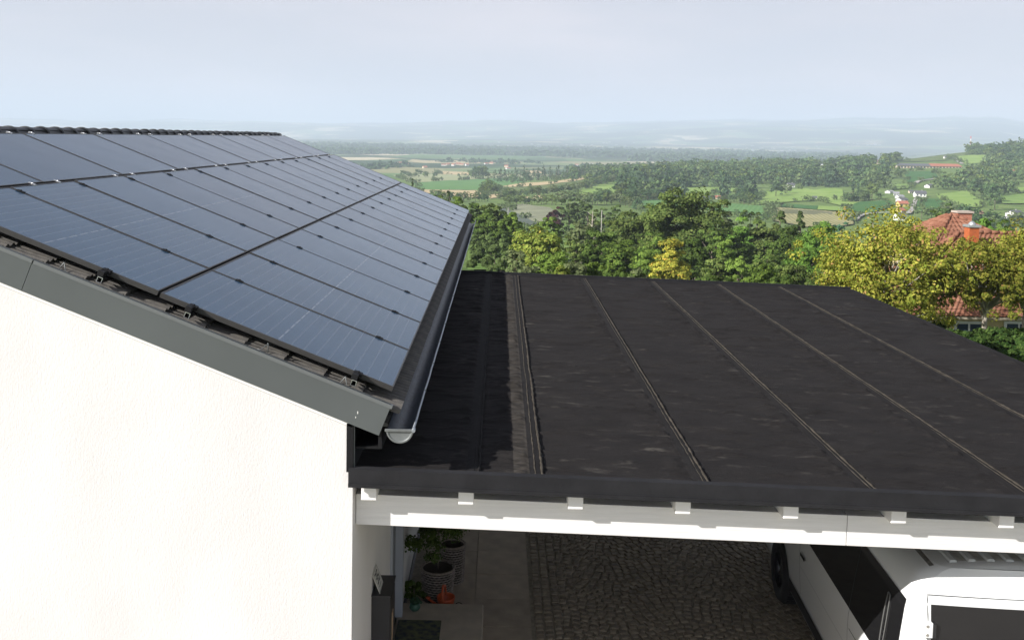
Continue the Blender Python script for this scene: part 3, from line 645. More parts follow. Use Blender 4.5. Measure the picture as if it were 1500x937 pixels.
# ================================================================== SOLAR PANELS
PL, PW, PG = 1.722, 1.134, .02
fme = MB(); t_ = .035; fw = .011
for (x0, x1, y0, y1) in ((0, PL, 0, fw), (0, PL, PW-fw, PW), (0, fw, fw+.0005, PW-fw-.0005), (PL-fw, PL, fw+.0005, PW-fw-.0005)): fme.box(x0, x1, y0, y1, -t_, 0)
frame_me = fme.mesh('frame', m_frame)
gb = MB(); gb.box(fw, PL-fw, fw, PW-fw, -.008, -.0025); glass_me = gb.mesh('glass', m_cells); gb2 = MB(); gb2.box(fw, PL-fw, fw, PW-fw, -.008, -.0025); glass2_me = gb2.mesh('glass', m_cells2)
cb = MB(); cb.box(-.03, .03, -.022, .022, -.02, .006); cb.tube([(0, 0, .005), (0, 0, .014)], .008, 6); clamp_me = cb.mesh('clamp', m_black)
cb = MB(); cb.box(-.018, .018, -.03, .03, -.03, .004); cb.tube([(0, 0, .0), (0, 0, .010)], .007, 6); clampA_me = cb.mesh('clamp', m_alu)
ORD = ['first', 'second', 'third', 'fourth', 'fifth', 'sixth', 'seventh', 'eighth', 'ninth', 'tenth', 'eleventh', 'twelfth', 'thirteenth', 'fourteenth']
# local x runs up the slope, y away from the gable, z along the roof normal
BAS = Matrix(((-cA, 0, sA), (0, -1, 0), (sA, 0, cA))).to_4x4()      # x up slope, y toward the gable (right-handed)
def panel(u, v, land_=False, label='', group='', clamps=()):
    r = empty('solar_panel')
    if land_:   # long side along the eave
        B2 = Matrix(((0, -cA, sA), (1, 0, 0), (0, sA, cA))).to_4x4(); r.matrix_world = Matrix.Translation(RP(u, v, 0)) @ B2
    else:
        r.matrix_world = Matrix.Translation(RP(u, v+PW, 0)) @ BAS
    j = [random.uniform(-.0022, .0022) for _ in range(2)]; r.rotation_euler.rotate_axis('X', j[0]); r.rotation_euler.rotate_axis('Y', j[1])
    link('frame', frame_me, r); link('glass', glass2_me if land_ else glass_me, r)
    for (x, y, me) in clamps: c = link('clamp', me, r, (x, y, 0))
    tag(r, label, 'solar panel', group)
for row in (0, 1):
    u = row*(PL+PG)
    us = (.262, 1.48) if row == 0 else (.375, 1.625)
    for j in range(14):
        cl = [(q, -PG/2, clamp_me) for q in us] if j < 13 else []
        if j == 0: cl += [(q, PW+.006, clamp_me) for q in us]
        panel(u, j*(PW+PG), False, 'black upright solar panel in the %s row, %s from the near gable' % (('lowest', 'middle')[row], ORD[j]), '%s row of solar panels' % ('lowest', 'middle')[row], cl)
for k in range(9):
    cl = [(.22, -.014, clampA_me), (PL-.22, -.014, clampA_me), (.22, PW+.01, clampA_me), (PL-.22, PW+.01, clampA_me)]
    panel(2*PL+PG+.0287, .045+k*(PL+PG), True, 'black solar panel lying lengthwise below the ridge, %s from the near gable' % ORD[k], 'top row of solar panels', cl)
# rails under the panels with hooks
for i, (u, lab) in enumerate(((.262, 'aluminium rail end nearest the gutter'), (1.48, 'aluminium rail end second above the gutter'), (2.117, 'aluminium rail end third above the gutter'), (3.367, 'aluminium rail end highest on the near gable edge'))):
    r = empty('mounting_rail', RP(u, -.085, -.037)); r.rotation_euler = (0, A, 0); mb = MB(); w_ = .018; h_ = .04
    for (x0, x1, z0, z1) in ((-w_, -w_+.0035, -h_, 0), (w_-.0035, w_, -h_, 0), (-w_, w_, -.0035, 0), (-w_, w_, -h_, -h_+.0035)): mb.box(x0, x1, .0015, 16.25, z0, z1)
    mb.build('rail', m_black, r); mb = MB(); w_ = .0185
    for (x0, x1, z0, z1) in ((-w_, -w_+.004, -h_, 0), (w_-.004, w_, -h_, 0), (-w_+.004, w_-.004, -.004, 0), (-w_+.004, w_-.004, -h_, -h_+.004)): mb.box(x0, x1, -.0015, .0015, z0, z1)
    mb.build('cut_end', m_alu, r)
    mb = MB(); mb.box(-.03, .012, .0, .07, .002, .04); mb.build('end_clamp', m_black, r)
    tag(r, lab+' under the near edge of the panels', 'rail', 'rails under the panels')
    for v in (0.0,):
        mb = MB(); du = {0: .07, 1: 10, 2: .28, 3: 10}[i]
        if du < 5:
            mb.tube([(-du-.02, .045, -.075), (-du, .045, -.012), (-du+.006, .05, -.012)], .0035, 5); mb.tube([(-du, .045, -.012), (-du+.035, .04, -.07), (-du+.055, .04, -.074)], .0035, 5); mb.build('roof_hook', m_anthl, r)
r = empty('roof_hook', RP(.906, -.04, -.10)); r.rotation_euler = (0, A, 0)
mb = MB(); mb.tube([(.02, 0, 0), (0, 0, .06), (-.006, .004, .062)], .0035, 5); mb.build('arm', m_anthl, r); mb = MB(); mb.tube([(0, 0, .06), (-.035, -.004, .0), (-.055, -.004, -.002)], .0035, 5); mb.build('arm', m_anthl, r)
tag(r, 'bent metal roof hook standing alone between two tile courses', 'hook')
# ================================================================== CARPORT
CX0, CX1, CY0, CY1 = -.283, 6.74, -.17, 9.62
cz = lambda x: -.567-.025*x            # membrane surface
ft = lambda x: -.533-.025*x            # top of the front edge sheet
car = empty('carport', (CX0, CY0, GZ)); CO = Vector((-CX0, -CY0, -GZ))
tag(car, 'flat carport with white beams under a black bitumen roof beside the house', 'carport')
def Cp(name, mb, m, parent=None, **k):
    o = mb.build(name, m, parent or car, (0, 0, 0), **k); o.location = CO if not parent else (0, 0, 0); return o
def slab(mb, x0, x1, y0, y1, f0, f1): mb.hexa([(x, y, f(x)) for f in (f0, f1) for y in (y0, y1) for x in (x0, x1)])
mb = MB(); slab(mb, CX0, CX1, CY0, CY0+.016, lambda x: ft(x)-.112, lambda x: ft(x)); slab(mb, CX0, CX1, CY0+.016, CY0+.07, lambda x: ft(x)-.012, lambda x: ft(x)-.001)
slab(mb, CX0, CX1, CY0-.008, CY0-.0005, lambda x: ft(x)-.125, lambda x: ft(x)-.098)
Cp('front_edge', mb, m_edge)
mb = MB(); slab(mb, XW+.02, CX1-.05, CY1-.05, CY1, lambda x: cz(x)-.10, lambda x: cz(x)+.045); slab(mb, XW+.02, CX1-.05, CY1-.12, CY1-.0505, lambda x: cz(x)-.01, lambda x: cz(x)+.012); Cp('far_edge', mb, m_edge)
mb = MB(); slab(mb, CX1-.05, CX1, CY0+.07, CY1-.4, lambda x: cz(x)-.11, lambda x: cz(x)+.008); Cp('right_edge', mb, m_edge)
# boarding under the membrane
for k in range(64):
    y = CY0+.03+k*.15
    if y+.148 > CY1-.05: break
    mb = MB(); slab(mb, XW+.01, CX1-.055, y, y+.147, lambda x: cz(x)-.075-.001*(k % 2), lambda x: cz(x)-.045); Cp('soffit_board', mb, m_board)
# membrane sheets
seams = [XW+.006, .60, 1.04, 2.185, 3.335, 4.435, 5.47, CX1-.01]
rs = np.random.RandomState(3)
for k in range(len(seams)-1):
    x0, x1 = seams[k]-(.09 if k else 0), seams[k+1]
    nx = max(6, int((x1-x0)/.022)); ny = 520; xs = np.linspace(x0, x1, nx+1); ys = np.linspace(CY0+.065, CY1-.055, ny+1); Xm, Ym = np.meshgrid(xs, ys)
    lap = np.clip((x1-Xm)/.02, 0, 1)
    zz = cz(Xm)+.0012*k % .003
    zz = cz(Xm)+(seams[k+1] > Xm)*0+.003*(k % 2)*0
    # wrinkles running across the sheet, stronger towards its right edge
    wr = vnoise(Xm*1.5+k*9, Ym*9.5+k*31, 3+k); wr = np.clip((wr-.56)/.44, 0, 1)**1.3*vnoise(Xm*2.5, Ym*1.6, 77+k)
    wr2 = np.clip(1-np.abs(vnoise(Xm*3.0+k*5, Ym*15+k, 23+k)-.5)*16, 0, 1)*np.clip(vnoise(Xm*1.6, Ym*2.5, 55+k)-.5, 0, 1)*2
    ed = np.clip(1-(x1-.10-Xm)/.22, 0, 1)*(Xm < x1-.09)
    cr = np.clip(vnoise(Xm*9, Ym*16+k*7, 91)-.5, 0, 1)*2*ed
    blob = np.clip(vnoise(Xm*2.2, Ym*3.2, 12+k)-.62, 0, 1)
    zz = zz+wr*.010+wr2*.003+cr*.022+blob*.012+fbm(Xm*1.1, Ym*.9, 2, 8)*.006
    for q in range(260):   # short crisp wrinkles of the felt
        rx0 = rs.uniform(x0+.05, x1-.12); ry0 = rs.uniform(CY0+.15, CY1-.2)
        if rs.rand() < .45: rx0 = x1-.10-abs(rs.normal(0, .09))
        ln_ = rs.uniform(.04, .24); am = rs.uniform(.004, .016); wd_ = rs.uniform(.010, .020); cv = rs.uniform(-.7, .7)
        i0 = max(0, int((ry0-.15-ys[0])/(ys[1]-ys[0]))); i1 = i0+int(.3/(ys[1]-ys[0])); sx_ = Xm[i0:i1]; sy_ = Ym[i0:i1]
        dd = sy_-ry0-cv*(sx_-rx0)**2*4-.02*np.sin((sx_-rx0)*14+q); zz[i0:i1] += am*np.exp(-(dd/wd_)**2)*np.exp(-((sx_-rx0)/ln_)**2)*(sx_ < x1-.09)
    zz = np.where(Xm > x1-.088, cz(Xm)+.010+fbm(Xm*2, Ym*2, 2, 8)*.003+.003*np.clip((Xm-(x1-.088))/.01, 0, 1), zz)
    zz = np.where(Xm < seams[k]+.0 if k else np.zeros_like(Xm, bool), cz(Xm)-.004, zz)
    I = np.arange((ny+1)*(nx+1)).reshape(ny+1, nx+1); Fm = np.stack([I[:-1, :-1], I[:-1, 1:], I[1:, 1:], I[1:, :-1]], -1).reshape(-1, 4)
    xc = (Xm[:-1, :-1]+Xm[:-1, 1:]).ravel()/2; mi = (xc > x1-.086).astype(int)
    if k == 1: mi = np.where((xc > .845) & (xc < .945), 2, mi)
    o = link('membrane_sheet', npmesh('membrane_sheet', np.stack([Xm, Ym, zz], -1).reshape(-1, 3), Fm, [m_memb, m_lap, m_patch], mi, True), car); o.location = CO
    if k < len(seams)-2:
        for dx, r_ in (((-.034, .0045), (-.002, .0085)) if k != 1 else ((-.048, .006), (.0, .0095))):
            pts = []; rad = []; y = CY0+.10
            while y < CY1-.12:
                pts.append((x1+dx+.006*fbm(y*1.3, k, 2, 3)+random.uniform(-.0025, .0025), y, cz(x1)+.0125)); rad.append(r_*random.uniform(.6, 1.5)); y += .05
            mb = MB(); mb.tube(pts, rad, 5); Cp('seam_bead', mb, m_bead if k else m_lap)  # first seam's bead coloured dark to stand for the house's shadow on it
# small things left on the roof edge (fixings and a scrap)
# rafters (run away from the camera), their ends show under the front edge
for i, x in enumerate([-.152, .515, 1.268, 2.005, 2.745, 3.485, 4.225, 4.965, 5.705, 6.42]):
    mb = MB(); hw = .052
    P = [(x-hw, -.10, cz(x)-.205), (x+hw, -.10, cz(x)-.205), (x-hw, 9.4, cz(x)-.225), (x+hw, 9.4, cz(x)-.225), (x-hw, -.10, cz(x)-.077), (x+hw, -.10, cz(x)-.077), (x-hw, 9.4, cz(x)-.077), (x+hw, 9.4, cz(x)-.077)]
    mb.hexa(P); Cp('rafter', mb, m_white, bevel=.004)
def beam(name, y0, y1):
    mb = MB(); slab(mb, XW+.004, CX1-.1, y0, y1, lambda x: cz(x)-.43, lambda x: cz(x)-.207); return Cp(name, mb, m_timber, bevel=.004)
bm_ = MB(); slab(bm_, XW+.004, 3.175, .015, .155, lambda x: cz(x)-.425, lambda x: cz(x)-.207); Cp('front_beam', bm_, m_timber, bevel=.003)
bm_ = MB(); slab(bm_, 3.179, CX1-.1, .015, .155, lambda x: cz(x)-.425, lambda x: cz(x)-.207); Cp('front_beam', bm_, m_timber, bevel=.003)
beam('back_beam', 9.1, 9.24)
for x, y in ((6.5, .085), (6.5, 9.17), (.0, 9.17)):
    mb = MB(); mb.box(x-.07, x+.07, y-.069, y+.069, GZ, cz(x)-.432); Cp('post', mb, m_white, bevel=.005)
# ================================================================== PAVING
pav = MB(); pav.box(1.12, 9.0, -3.0, 12.0, GZ-.03, GZ-.016); o = pav.build('cobbled_drive', m_joint); tag(o, kind='structure')
cobs = []
row = 0; y = -1.4
while y < 11.5:
    x = 1.16
    while x < 6.9:
        w_ = random.uniform(.07, .105); a = 2*PI*(x/1.35); yy = y+.13*math.cos(a)+random.uniform(-.006, .006); sl = -.13*math.sin(a)*2*PI/1.35
        if x < 1.32: yy = y; sl = 0; w_ = .09
        cobs.append((x+w_/2, yy, math.atan(sl)*.8, w_)); x += (w_+.010)*math.cos(math.atan(sl)*.6)
    y += .092; row += 1
def cobmesh(mb, cx, cy, rot, w_, d_, z, local=False, rnd=random):
    c, s = math.cos(rot), math.sin(rot); k = .82
    def P(x, y, zz): return (cx+x*c-y*s, cy+x*s+y*c, zz)
    h = w_/2; g = d_/2; j = [rnd.uniform(.82, 1.0) for _ in range(8)]
    lo = [P(-h*j[0], -g*j[1], z-.02), P(h*j[2], -g*j[3], z-.02), P(h*j[4], g*j[5], z-.02), P(-h*j[6], g*j[7], z-.02)]
    md = [(p[0], p[1], z-.004) for p in lo]; up = [((p[0]-cx)*k+cx, (p[1]-cy)*k+cy, z+rnd.uniform(.001, .006)) for p in lo]
    for i in range(4):
        n_ = (i+1) % 4; mb.poly([lo[i], lo[n_], md[n_], md[i]]); mb.poly([md[i], md[n_], up[n_], up[i]])
    mb.poly(up)
var = []
for q in range(10):
    mb = MB(); cobmesh(mb, 0, 0, 0, .068+.004*q, .082, 0); var.append((.068+.004*q, mb.mesh('cobblestone', m_cob)))
inview = []
for c in cobs:
    X_, Y_ = c[0], c[1]; dv = np.array([X_, Y_, GZ])-CC; zz = dv@AF; px = PP[0]+CF*(dv@AR)/zz; py = PP[1]+CF*(dv@AD)/zz
    vis = 770 < px < 1215 and 785 < py < 950 and not (X_ > 3.95)
    inview.append(((not vis), zz, c))
inview.sort(key=lambda t: (t[0], t[1]))
drive = o; stuffb = MB()
for i, (nv, zz, c) in enumerate(inview):
    if i < 300 and not nv:
        me = min(var, key=lambda v: abs(v[0]-c[3]))[1]; q = link('cobblestone', me, drive); q.location = (c[0], c[1], GZ-.002+random.uniform(-.002, .003)); q.rotation_euler = (random.uniform(-.03, .03), random.uniform(-.03, .03), c[2])
    else: cobmesh(stuffb, c[0], c[1], c[2], c[3], .082, GZ-.002+random.uniform(-.002, .003))
q = stuffb.build('cobblestones', m_cob, drive); tag(q, kind='stuff')
mb = MB(); mb.box(-9, 1.12, -3, 12, GZ-.045, GZ-.03); pp = mb.build('slab_path', m_joint); tag(pp, kind='structure')
mb = MB(); mb.box(-12, 14, -16, -3.01, GZ-.05, GZ-.02); o = mb.build('bounce_ground', mat('bounce_ground_pale', (.36, .33, .28), .9, var=.15, vscale=2, bump=.2)); tag(o, kind='structure')  # unseen pale ground added in front to bounce sunlight under the carport
sm_ = []
for (wx, wy) in ((.594, .594),):
    mb = MB(); mb.box(0, wx, 0, wy, -.02, 0); me = mb.mesh('paving_slab', m_slab)
ys_ = [2.45+.6*i for i in range(-5, 15)]
for i, yv in enumerate(ys_):
    for xv in (-.076, .524):
        q = link('paving_slab', me, pp); q.location = (xv, yv+random.uniform(-.002, .002), GZ-.008+random.uniform(-.003, .002)); q.rotation_euler = (random.uniform(-.003, .003), random.uniform(-.003, .003), 0)
# ================================================================== THINGS BY THE ENTRANCE
pb = empty('parcel_box', (XW, .913, GZ+.15)); mb = MB(); mb.box(.002, .148, 0, .35, 0, 1.2); mb.build('casing', mat('box_black', (.022, .023, .028), .5, bump=.1), pb, bevel=.003)
mb = MB(); mb.box(-.0, .158, -.006, .36, 1.2, 1.208); mb.build('lid', mat('box_lid', (.03, .03, .034), .45), pb)
mb = MB(); mb.box(.1485, .154, .03, .32, .55, 1.16); mb.build('door', mat('box_door', (.018, .018, .02), .4), pb)
mb = MB(); mb.box(.1545, .158, .10, .17, .78, 1.02); mb.build('newspaper_slot', mat('box_wood', (.38, .27, .17), .6), pb)
tag(pb, 'tall black parcel box against the white entrance wall', 'parcel box')
# house number plate leaning on the wall above the box
sg = empty('number_plate', (XW+.0, .944, -1.79)); dx, dz = .063, -.156; Ls = math.hypot(dx, dz); e1 = Vector((dx, 0, dz)).normalized(); nv = Vector((0, 1, 0)).cross(e1); nv = nv if nv.x > 0 else -nv
def SP(a, b, c): v = Vector((0, a, 0))+e1*b+nv*c; return tuple(v)     # a along wall, b down, c out
def sbox(mb, a0, a1, b0, b1, c0, c1): mb.hexa([SP(a, b, c) for c in (c0, c1) for b in (b0, b1) for a in (a0, a1)])
mb = MB(); sbox(mb, 0, .209, 0, Ls, 0, .005); mb.build('plate', mat('plate_cream', (.62, .60, .55), .5), sg)
mk = mat('ink', (.03, .03, .035), .5); mb = MB(); e = .003
for (a0, a1, b0, b1) in ((.003, .206, .006, .009), (.003, .206, Ls-.009, Ls-.006), (.004, .007, .009, Ls-.009), (.202, .205, .009, Ls-.009)): sbox(mb, a0, a1, b0, b1, .005, .0056)
mb.build('border_line', mk, sg)
def strokes(segs, a0, b0, w_, h_, t):
    mb = MB()
    for (x0, y0, x1, y1) in segs:
        xa, xb = sorted((x0, x1)); ya, yb = sorted((y0, y1)); sbox(mb, a0+xa*w_-t/2, a0+xb*w_+t/2, b0+ya*h_-t/2, b0+yb*h_+t/2, .0051, .0062)
    return mb
strokes([(0, 0, 1, 0), (1, 0, 1, 1), (.25, .5, 1, .5), (0, 1, 1, 1)], .045, .030, .042, .072, .012).build('digit', mk, sg)
strokes([(0, 0, 1, 0), (0, 0, 0, 1), (0, .5, 1, .5), (1, .5, 1, 1), (0, 1, 1, 1)], .115, .030, .042, .072, .012).build('digit', mk, sg)
mb = MB()
for k in range(9): sbox(mb, .05+k*.0125, .057+k*.0125, .128, .136, .0051, .0056)
mb.build('small_lettering', mk, sg); tag(sg, 'cream house number plate leaning on the wall above the black box', 'number plate')
# doormat
dm = MB(); dm.box(-.235, .20, 2.2, 2.825, GZ+.15, GZ+.165); o = dm.build('doormat', mat('mat_print', (.010, .020, .035), .95, bump=.6, bscale=120, vscale=16, detail=1, col2=(.13, .14, .06))); tag(o, 'dark patterned doormat lying on the stone doorstep', 'doormat')
# wicker pot with shrub
def wicker(cx, cy, r0, r1, h, name, label, cat):
    root = empty(name, (cx, cy, GZ)); mb = MB(); mb.lathe([(0, .01), (r0*.9, .01), (r0*.9, .02), (r1*.9, h-.01), (r1*.86, h-.012), (r1*.80, h*.78), (0, h*.78)], 24); mb.build('liner', mat('pot_liner', (.05, .04, .03), .9), root)
    mb = MB(); nb = 44; 
    for lv in range(int(h/.028)):
        z = .02+lv*.028; rr = r0+(r1-r0)*z/h; pts = []
        for k in range(nb+1):
            a = 2*PI*k/nb; rr2 = rr+(.007 if (k+lv) % 2 else -.004); pts.append((rr2*math.cos(a), rr2*math.sin(a), z))
        mb.tube(pts, .0085, 4, cap=False)
    o = mb.build('weave', mat('wicker_grey', (.27, .235, .21), .8, var=.35, vscale=30, island=.2), root); tag(o, kind='stuff')
    mb = MB(); mb.lathe([(r1-.012, h), (r1, h+.014), (r1+.014, h+.004), (r1+.008, h-.012)], 30); mb.build('rim', mat('wicker_rim', (.24, .20, .17), .8, var=.3, vscale=40), root)
    tag(root, label, cat); return root
wk = wicker(.112, 3.60, .15, .18, .36, 'plant_basket', 'round grey wicker basket holding the leafy shrub by the door', 'basket')
wicker(.25, 4.02, .12, .14, .44, 'wicker_basket', 'taller wicker basket half hidden behind the planted one', 'basket')
sh = empty('potted_shrub', (.112, 3.62, GZ+.33)); V, F_, cs = crown(5, .34, .40, 44, 9000, .021); V[:, 2] += .52; link('foliage', npmesh('foliage', V, F_, LM['dark']), sh)
mb = MB(); mb.tube([(0, 0, 0), (.005, 0, .3), (0, 0, .6)], [.011, .009, .006], 6)
for q in range(8): mb.tube([(0, 0, .35+.03*q), Vector(cs[q])*.7+Vector((0, 0, .52))], [.005, .002], 4)
mb.build('stem', m_bark, sh); tag(sh, 'dark green leafy shrub growing in the round wicker basket', 'shrub')
# orange pot with handle
mo = mat('orange_plastic', (.55, .10, .03), .4, bump=.05); ob = empty('watering_can', (.215, 3.36, GZ)); mb = MB(); mb.lathe([(0, .004), (.075, .004), (.095, .13), (.098, .15), (.092, .15), (.088, .13), (.07, .012), (0, .012)], 24); mb.build('body', mo, ob)
mb = MB(); pts = [(-.06, -.02, .14), (-.055, -.04, .20), (-.03, -.035, .235), (.0, -.01, .2), (.0, .03, .14)]; mb.tube([(.0, .095, .12), (-.015, .06, .24), (-.03, .0, .27), (-.035, -.06, .22), (-.03, -.093, .13)], .013, 6); mb.build('handle', mo, ob)
mb = MB(); mb.tube([(-.09, 0, .05), (-.15, -.01, .10), (-.19, -.015, .13)], [.018, .013, .012], 8); mb.lathe([(.012, 0), (.028, .012), (.0, .016)], 12, (-.19, -.015, .13)); mb.build('spout', mo, ob)
tag(ob, 'orange plastic watering can behind the stone doorstep', 'watering can')
mb = MB(); mb.tube([(.355+.045*math.cos(a), 3.34+.01*math.sin(a), GZ+.045+.045*math.sin(a)) for a in np.linspace(0, 2*PI, 17)], .004, 5, cap=False); o = mb.build('wire_hoop', m_black); tag(o, 'thin dark wire hoop beside the orange watering can', 'hoop')
gp = empty('succulent_pot', (-.09, 3.06, GZ+.15)); mb = MB(); mb.lathe([(0, 0), (.04, 0), (.058, .03), (.05, .07), (.04, .075), (.0, .06)], 16); mb.build('pot', mat('green_glaze', (.05, .13, .09), .3, var=.3, vscale=30), gp)
V, F_, _c = crown(9, .055, .04, 14, 420, .022); V[:, 2] += .10; link('foliage', npmesh('foliage', V, F_, LM['blue']), gp); tag(gp, 'small green pot with succulent on the corner of the doorstep', 'plant pot')
gp = empty('leafy_plant', (-.13, 3.42, GZ)); V, F_, _c = crown(19, .11, .16, 18, 900, .03); V[:, 2] += .2; link('foliage', npmesh('foliage', V, F_, LM['dark']), gp); mb = MB(); mb.tube([(0, 0, 0), (0, 0, .2)], .006, 5); mb.build('stem', m_bark, gp); tag(gp, 'low dark leafy plant between the house wall and the wicker basket', 'plant')
# ================================================================== VAN
van = empty('parked_van', (3.63, .13, GZ), -math.radians(3.4))
tag(van, 'white van with dark side glass parked under the carport, rear facing out', 'van')
VW_ = 1.90; VLn = 4.9
PR = [(.09, .22), (.045, .30), (.03, .42), (.022, .52), (.006, .75), (0, .95), (.004, 1.10), (.012, 1.14), (.035, 1.30), (.062, 1.48), (.092, 1.66), (.110, 1.73), (.145, 1.82), (.20, 1.885), (.27, 1.925), (.34, 1.945)]
def inset_at(z):
    zs = [p[1] for p in PR]; return float(np.interp(z, zs, [p[0] for p in PR]))
def lean(z): return float(np.interp(z, [0, .9, 1.2, 1.75, 1.85, 1.95, 2.0], [0, 0, .02, .085, .13, .22, .30]))
def hood(y):   # height limit toward the nose
    return float(np.interp(y, [0, 3.5, 3.75, 4.1, 4.5, 4.75, 4.9], [9, 9, 1.9, 1.5, 1.14, 1.0, .75]))
def sidept(y, i, m=False):
    ins, z = PR[i]; yr = y
    r = max(0, 1-y/.10); ins = ins+.085*r*r                                   # rounded rear corner
    yb = y+lean(z)*max(0, 1-y/1.2)
    nose = max(0, (y-4.3)/.6); ins = ins+.16*nose**2
    for wy in (.92, 3.62):
        q = .415**2-(y-wy)**2
        if q > 0: zz = .34+math.sqrt(q); z = max(z, min(zz, .755)) if z < .76 else z
    z = min(z, hood(y)+(.0 if i < 10 else .012*(i-10)))
    x = ins if not m else VW_-ins
    return (x, yb, z)
st = [0, .01, .025, .05, .1, .18, .3, .45]+[.50+.03*i for i in range(29)]+[1.4, 1.8, 2.3, 2.7, 3.0, 3.15]+[3.20+.03*i for i in range(29)]+[4.1, 4.2, 4.35, 4.5, 4.65, 4.78, 4.86, 4.9]
st = sorted(set(round(s_, 3) for s_ in st)); mb = MB()
mb.grid([[sidept(y, i) for i in range(len(PR))] for y in st], True); mb.grid([[sidept(y, i, True) for i in range(len(PR))] for y in st], True, flip=True)
def roofz(x, y): return min(1.945+.035*(1-((x-VW_/2)/(VW_/2-.34))**2), hood(y)+.08)
nr_ = 10; xr = [.34+(VW_-.68)*i/nr_ for i in range(nr_+1)]
def roofrow(y):
    a = sidept(y, len(PR)-1); b = sidept(y, len(PR)-1, True); out = []
    for i in range(nr_+1):
        f = i/nr_; x = a[0]+(b[0]-a[0])*f; out.append((x, a[1]-(.02*math.sin(PI*f) if y < .3 else 0), a[2]+.035*math.sin(PI*f)*min(1, y/.1+.4)))
    return out
mb.grid([roofrow(y) for y in st], True, flip=False)
rear = [[(a[0]+(b[0]-a[0])*j/12, a[1]-.03*math.sin(PI*j/12), a[2]+(.035*.4*math.sin(PI*j/12) if i == len(PR)-1 else 0)) for j in range(13)] for i, (a, b) in enumerate([(sidept(0, i), sidept(0, i, True)) for i in range(len(PR))])]
mb.grid(rear, True, flip=False)
fr = [[(a[0]+(b[0]-a[0])*j/6, a[1]+.06*math.sin(PI*j/6), a[2]) for j in range(7)] for a, b in [(sidept(4.9, i), sidept(4.9, i, True)) for i in range(len(PR))]]
mb.grid(fr, True, flip=True)
body = mb.build('body', m_van, van)
mb = MB(); mb.box(.12, VW_-.12, .15, 4.7, .16, .30); mb.box(.14, .3, .5, 1.35, .3, .78); mb.box(.14, .3, 3.2, 4.05, .3, .78); mb.build('underbody', m_vtrim, van)
def sidepanel(name, m, y0, y1, z0, z1, off=.004, mirror=False, ny=12, nz=8, y0t=None, y1t=None, parent=None, rc=0):
    mb = MB(); G = []
    for j in range(nz+1):
        z = z0+(z1-z0)*j/nz; f = j/nz; ya = y0+((y0t if y0t is not None else y0)-y0)*f; yb = y1+((y1t if y1t is not None else y1)-y1)*f; row = []
        for i in range(ny+1):
            y = ya+(yb-ya)*i/ny; x = inset_at(z)-off+.085*max(0, 1-y/.10)**2
            row.append((x if not mirror else VW_-x, y+lean(z)*max(0, 1-y/1.2), z))
        G.append(row)
    mb.grid(G, True, flip=not mirror); return mb.build(name, m, parent or van)
sidepanel('side_window', m_vglass, .10, 3.55, 1.145, 1.715, .006, y1t=3.3, nz=10, ny=24); sidepanel('side_window', m_vglass, .10, 3.55, 1.145, 1.715, .006, True, y1t=3.3)
sidepanel('sill_trim', m_vtrim, 1.34, 3.2, .33, .47, .010, ny=10); sidepanel('sill_trim', m_vtrim, .0, .5, .33, .47, .010, ny=4)
for y in (1.15, 2.72): 
    sidepanel('door_seam', m_vtrim, y, y+.006, .5, 1.14, .0015, ny=1, nz=14)
sidepanel('window_seam', mat('seam_grey', (.05, .05, .05), .5), 1.15, 1.156, 1.15, 1.71, .0075, ny=1, nz=8); sidepanel('slide_rail', m_vtrim, .25, 1.12, .985, .992, .0015, ny=10, nz=1); sidepanel('crease', mat('crease_grey', (.35, .36, .36), .4), 1.2, 2.70, .80, .805, .0012, ny=10, nz=1)
mb = MB(); sidepanel('door_handle', m_vtrim, 2.50, 2.66, .93, .965, .014, ny=4, nz=1)
mb = MB(); P = []
for a in np.linspace(0, 2*PI, 41):
    z = 1.40+.225*max(-1, min(1, 1.22*math.sin(a))); y = .40+.035*math.cos(a); P.append((inset_at(z)-.010, y+lean(z)*max(0, 1-y/1.2), z))
mb.tube(P, .006, 5, cap=False); mb.build('window_vent', mat('vent_grey', (.10, .10, .095), .35), van)
for k in range(6):
    mb = MB(); z = 1.24+k*.035; y = .40; x = inset_at(z)-.011; mb.box(x-.002, x+.002, y-.010+lean(z)*.66, y+.010+lean(z)*.66, z, z+.014); mb.build('vent_slot', m_black, van)
# roof: gutter groove and pressed ribs
for m_ in (False, True):
    mb = MB(); G = []
    for y in (.26, .5, 1.2, 2.4, 3.4):
        x = .305 if not m_ else VW_-.305; z = 1.936; k_ = -1 if m_ else 1; G.append([(x-.016*k_, y, z-.004), (x, y, z+.0015), (x+.016*k_, y, z+.006)])
    mb.grid(G, True); mb.build('roof_groove', mat('roof_sealer', (.20, .19, .17), .8, var=.4, vscale=30), van)
for k in range(8):
    x = .44+k*.135; mb = MB(); G = []
    for y in (.285, .30, 1.2, 2.4, 3.3, 3.33):
        e_ = 0 if y in (.285, 3.33) else 1; row = []
        for q, h_ in ((0, 0), (.012, 1), (.052, 1), (.064, 0)):
            f = (x+q-.34)/(VW_-.68); row.append((x+q, y, 1.945+.035*math.sin(PI*f)+.0015+.012*h_*e_))
        G.append(row)
    mb.grid(G, False); mb.build('roof_rib', m_van, van)
    if k < 7:
        mb = MB(); G = []
        for y in (.30, 1.2, 2.4, 3.3): G.append([(x+q, y, 1.945+.035*math.sin(PI*(x+q-.34)/(VW_-.68))+.0035) for q in (.068, .10, .131)])
        mb.grid(G, True); mb.build('roof_channel', mat('dusty_paint', (.52, .51, .47), .7, var=.25, vscale=12), van)
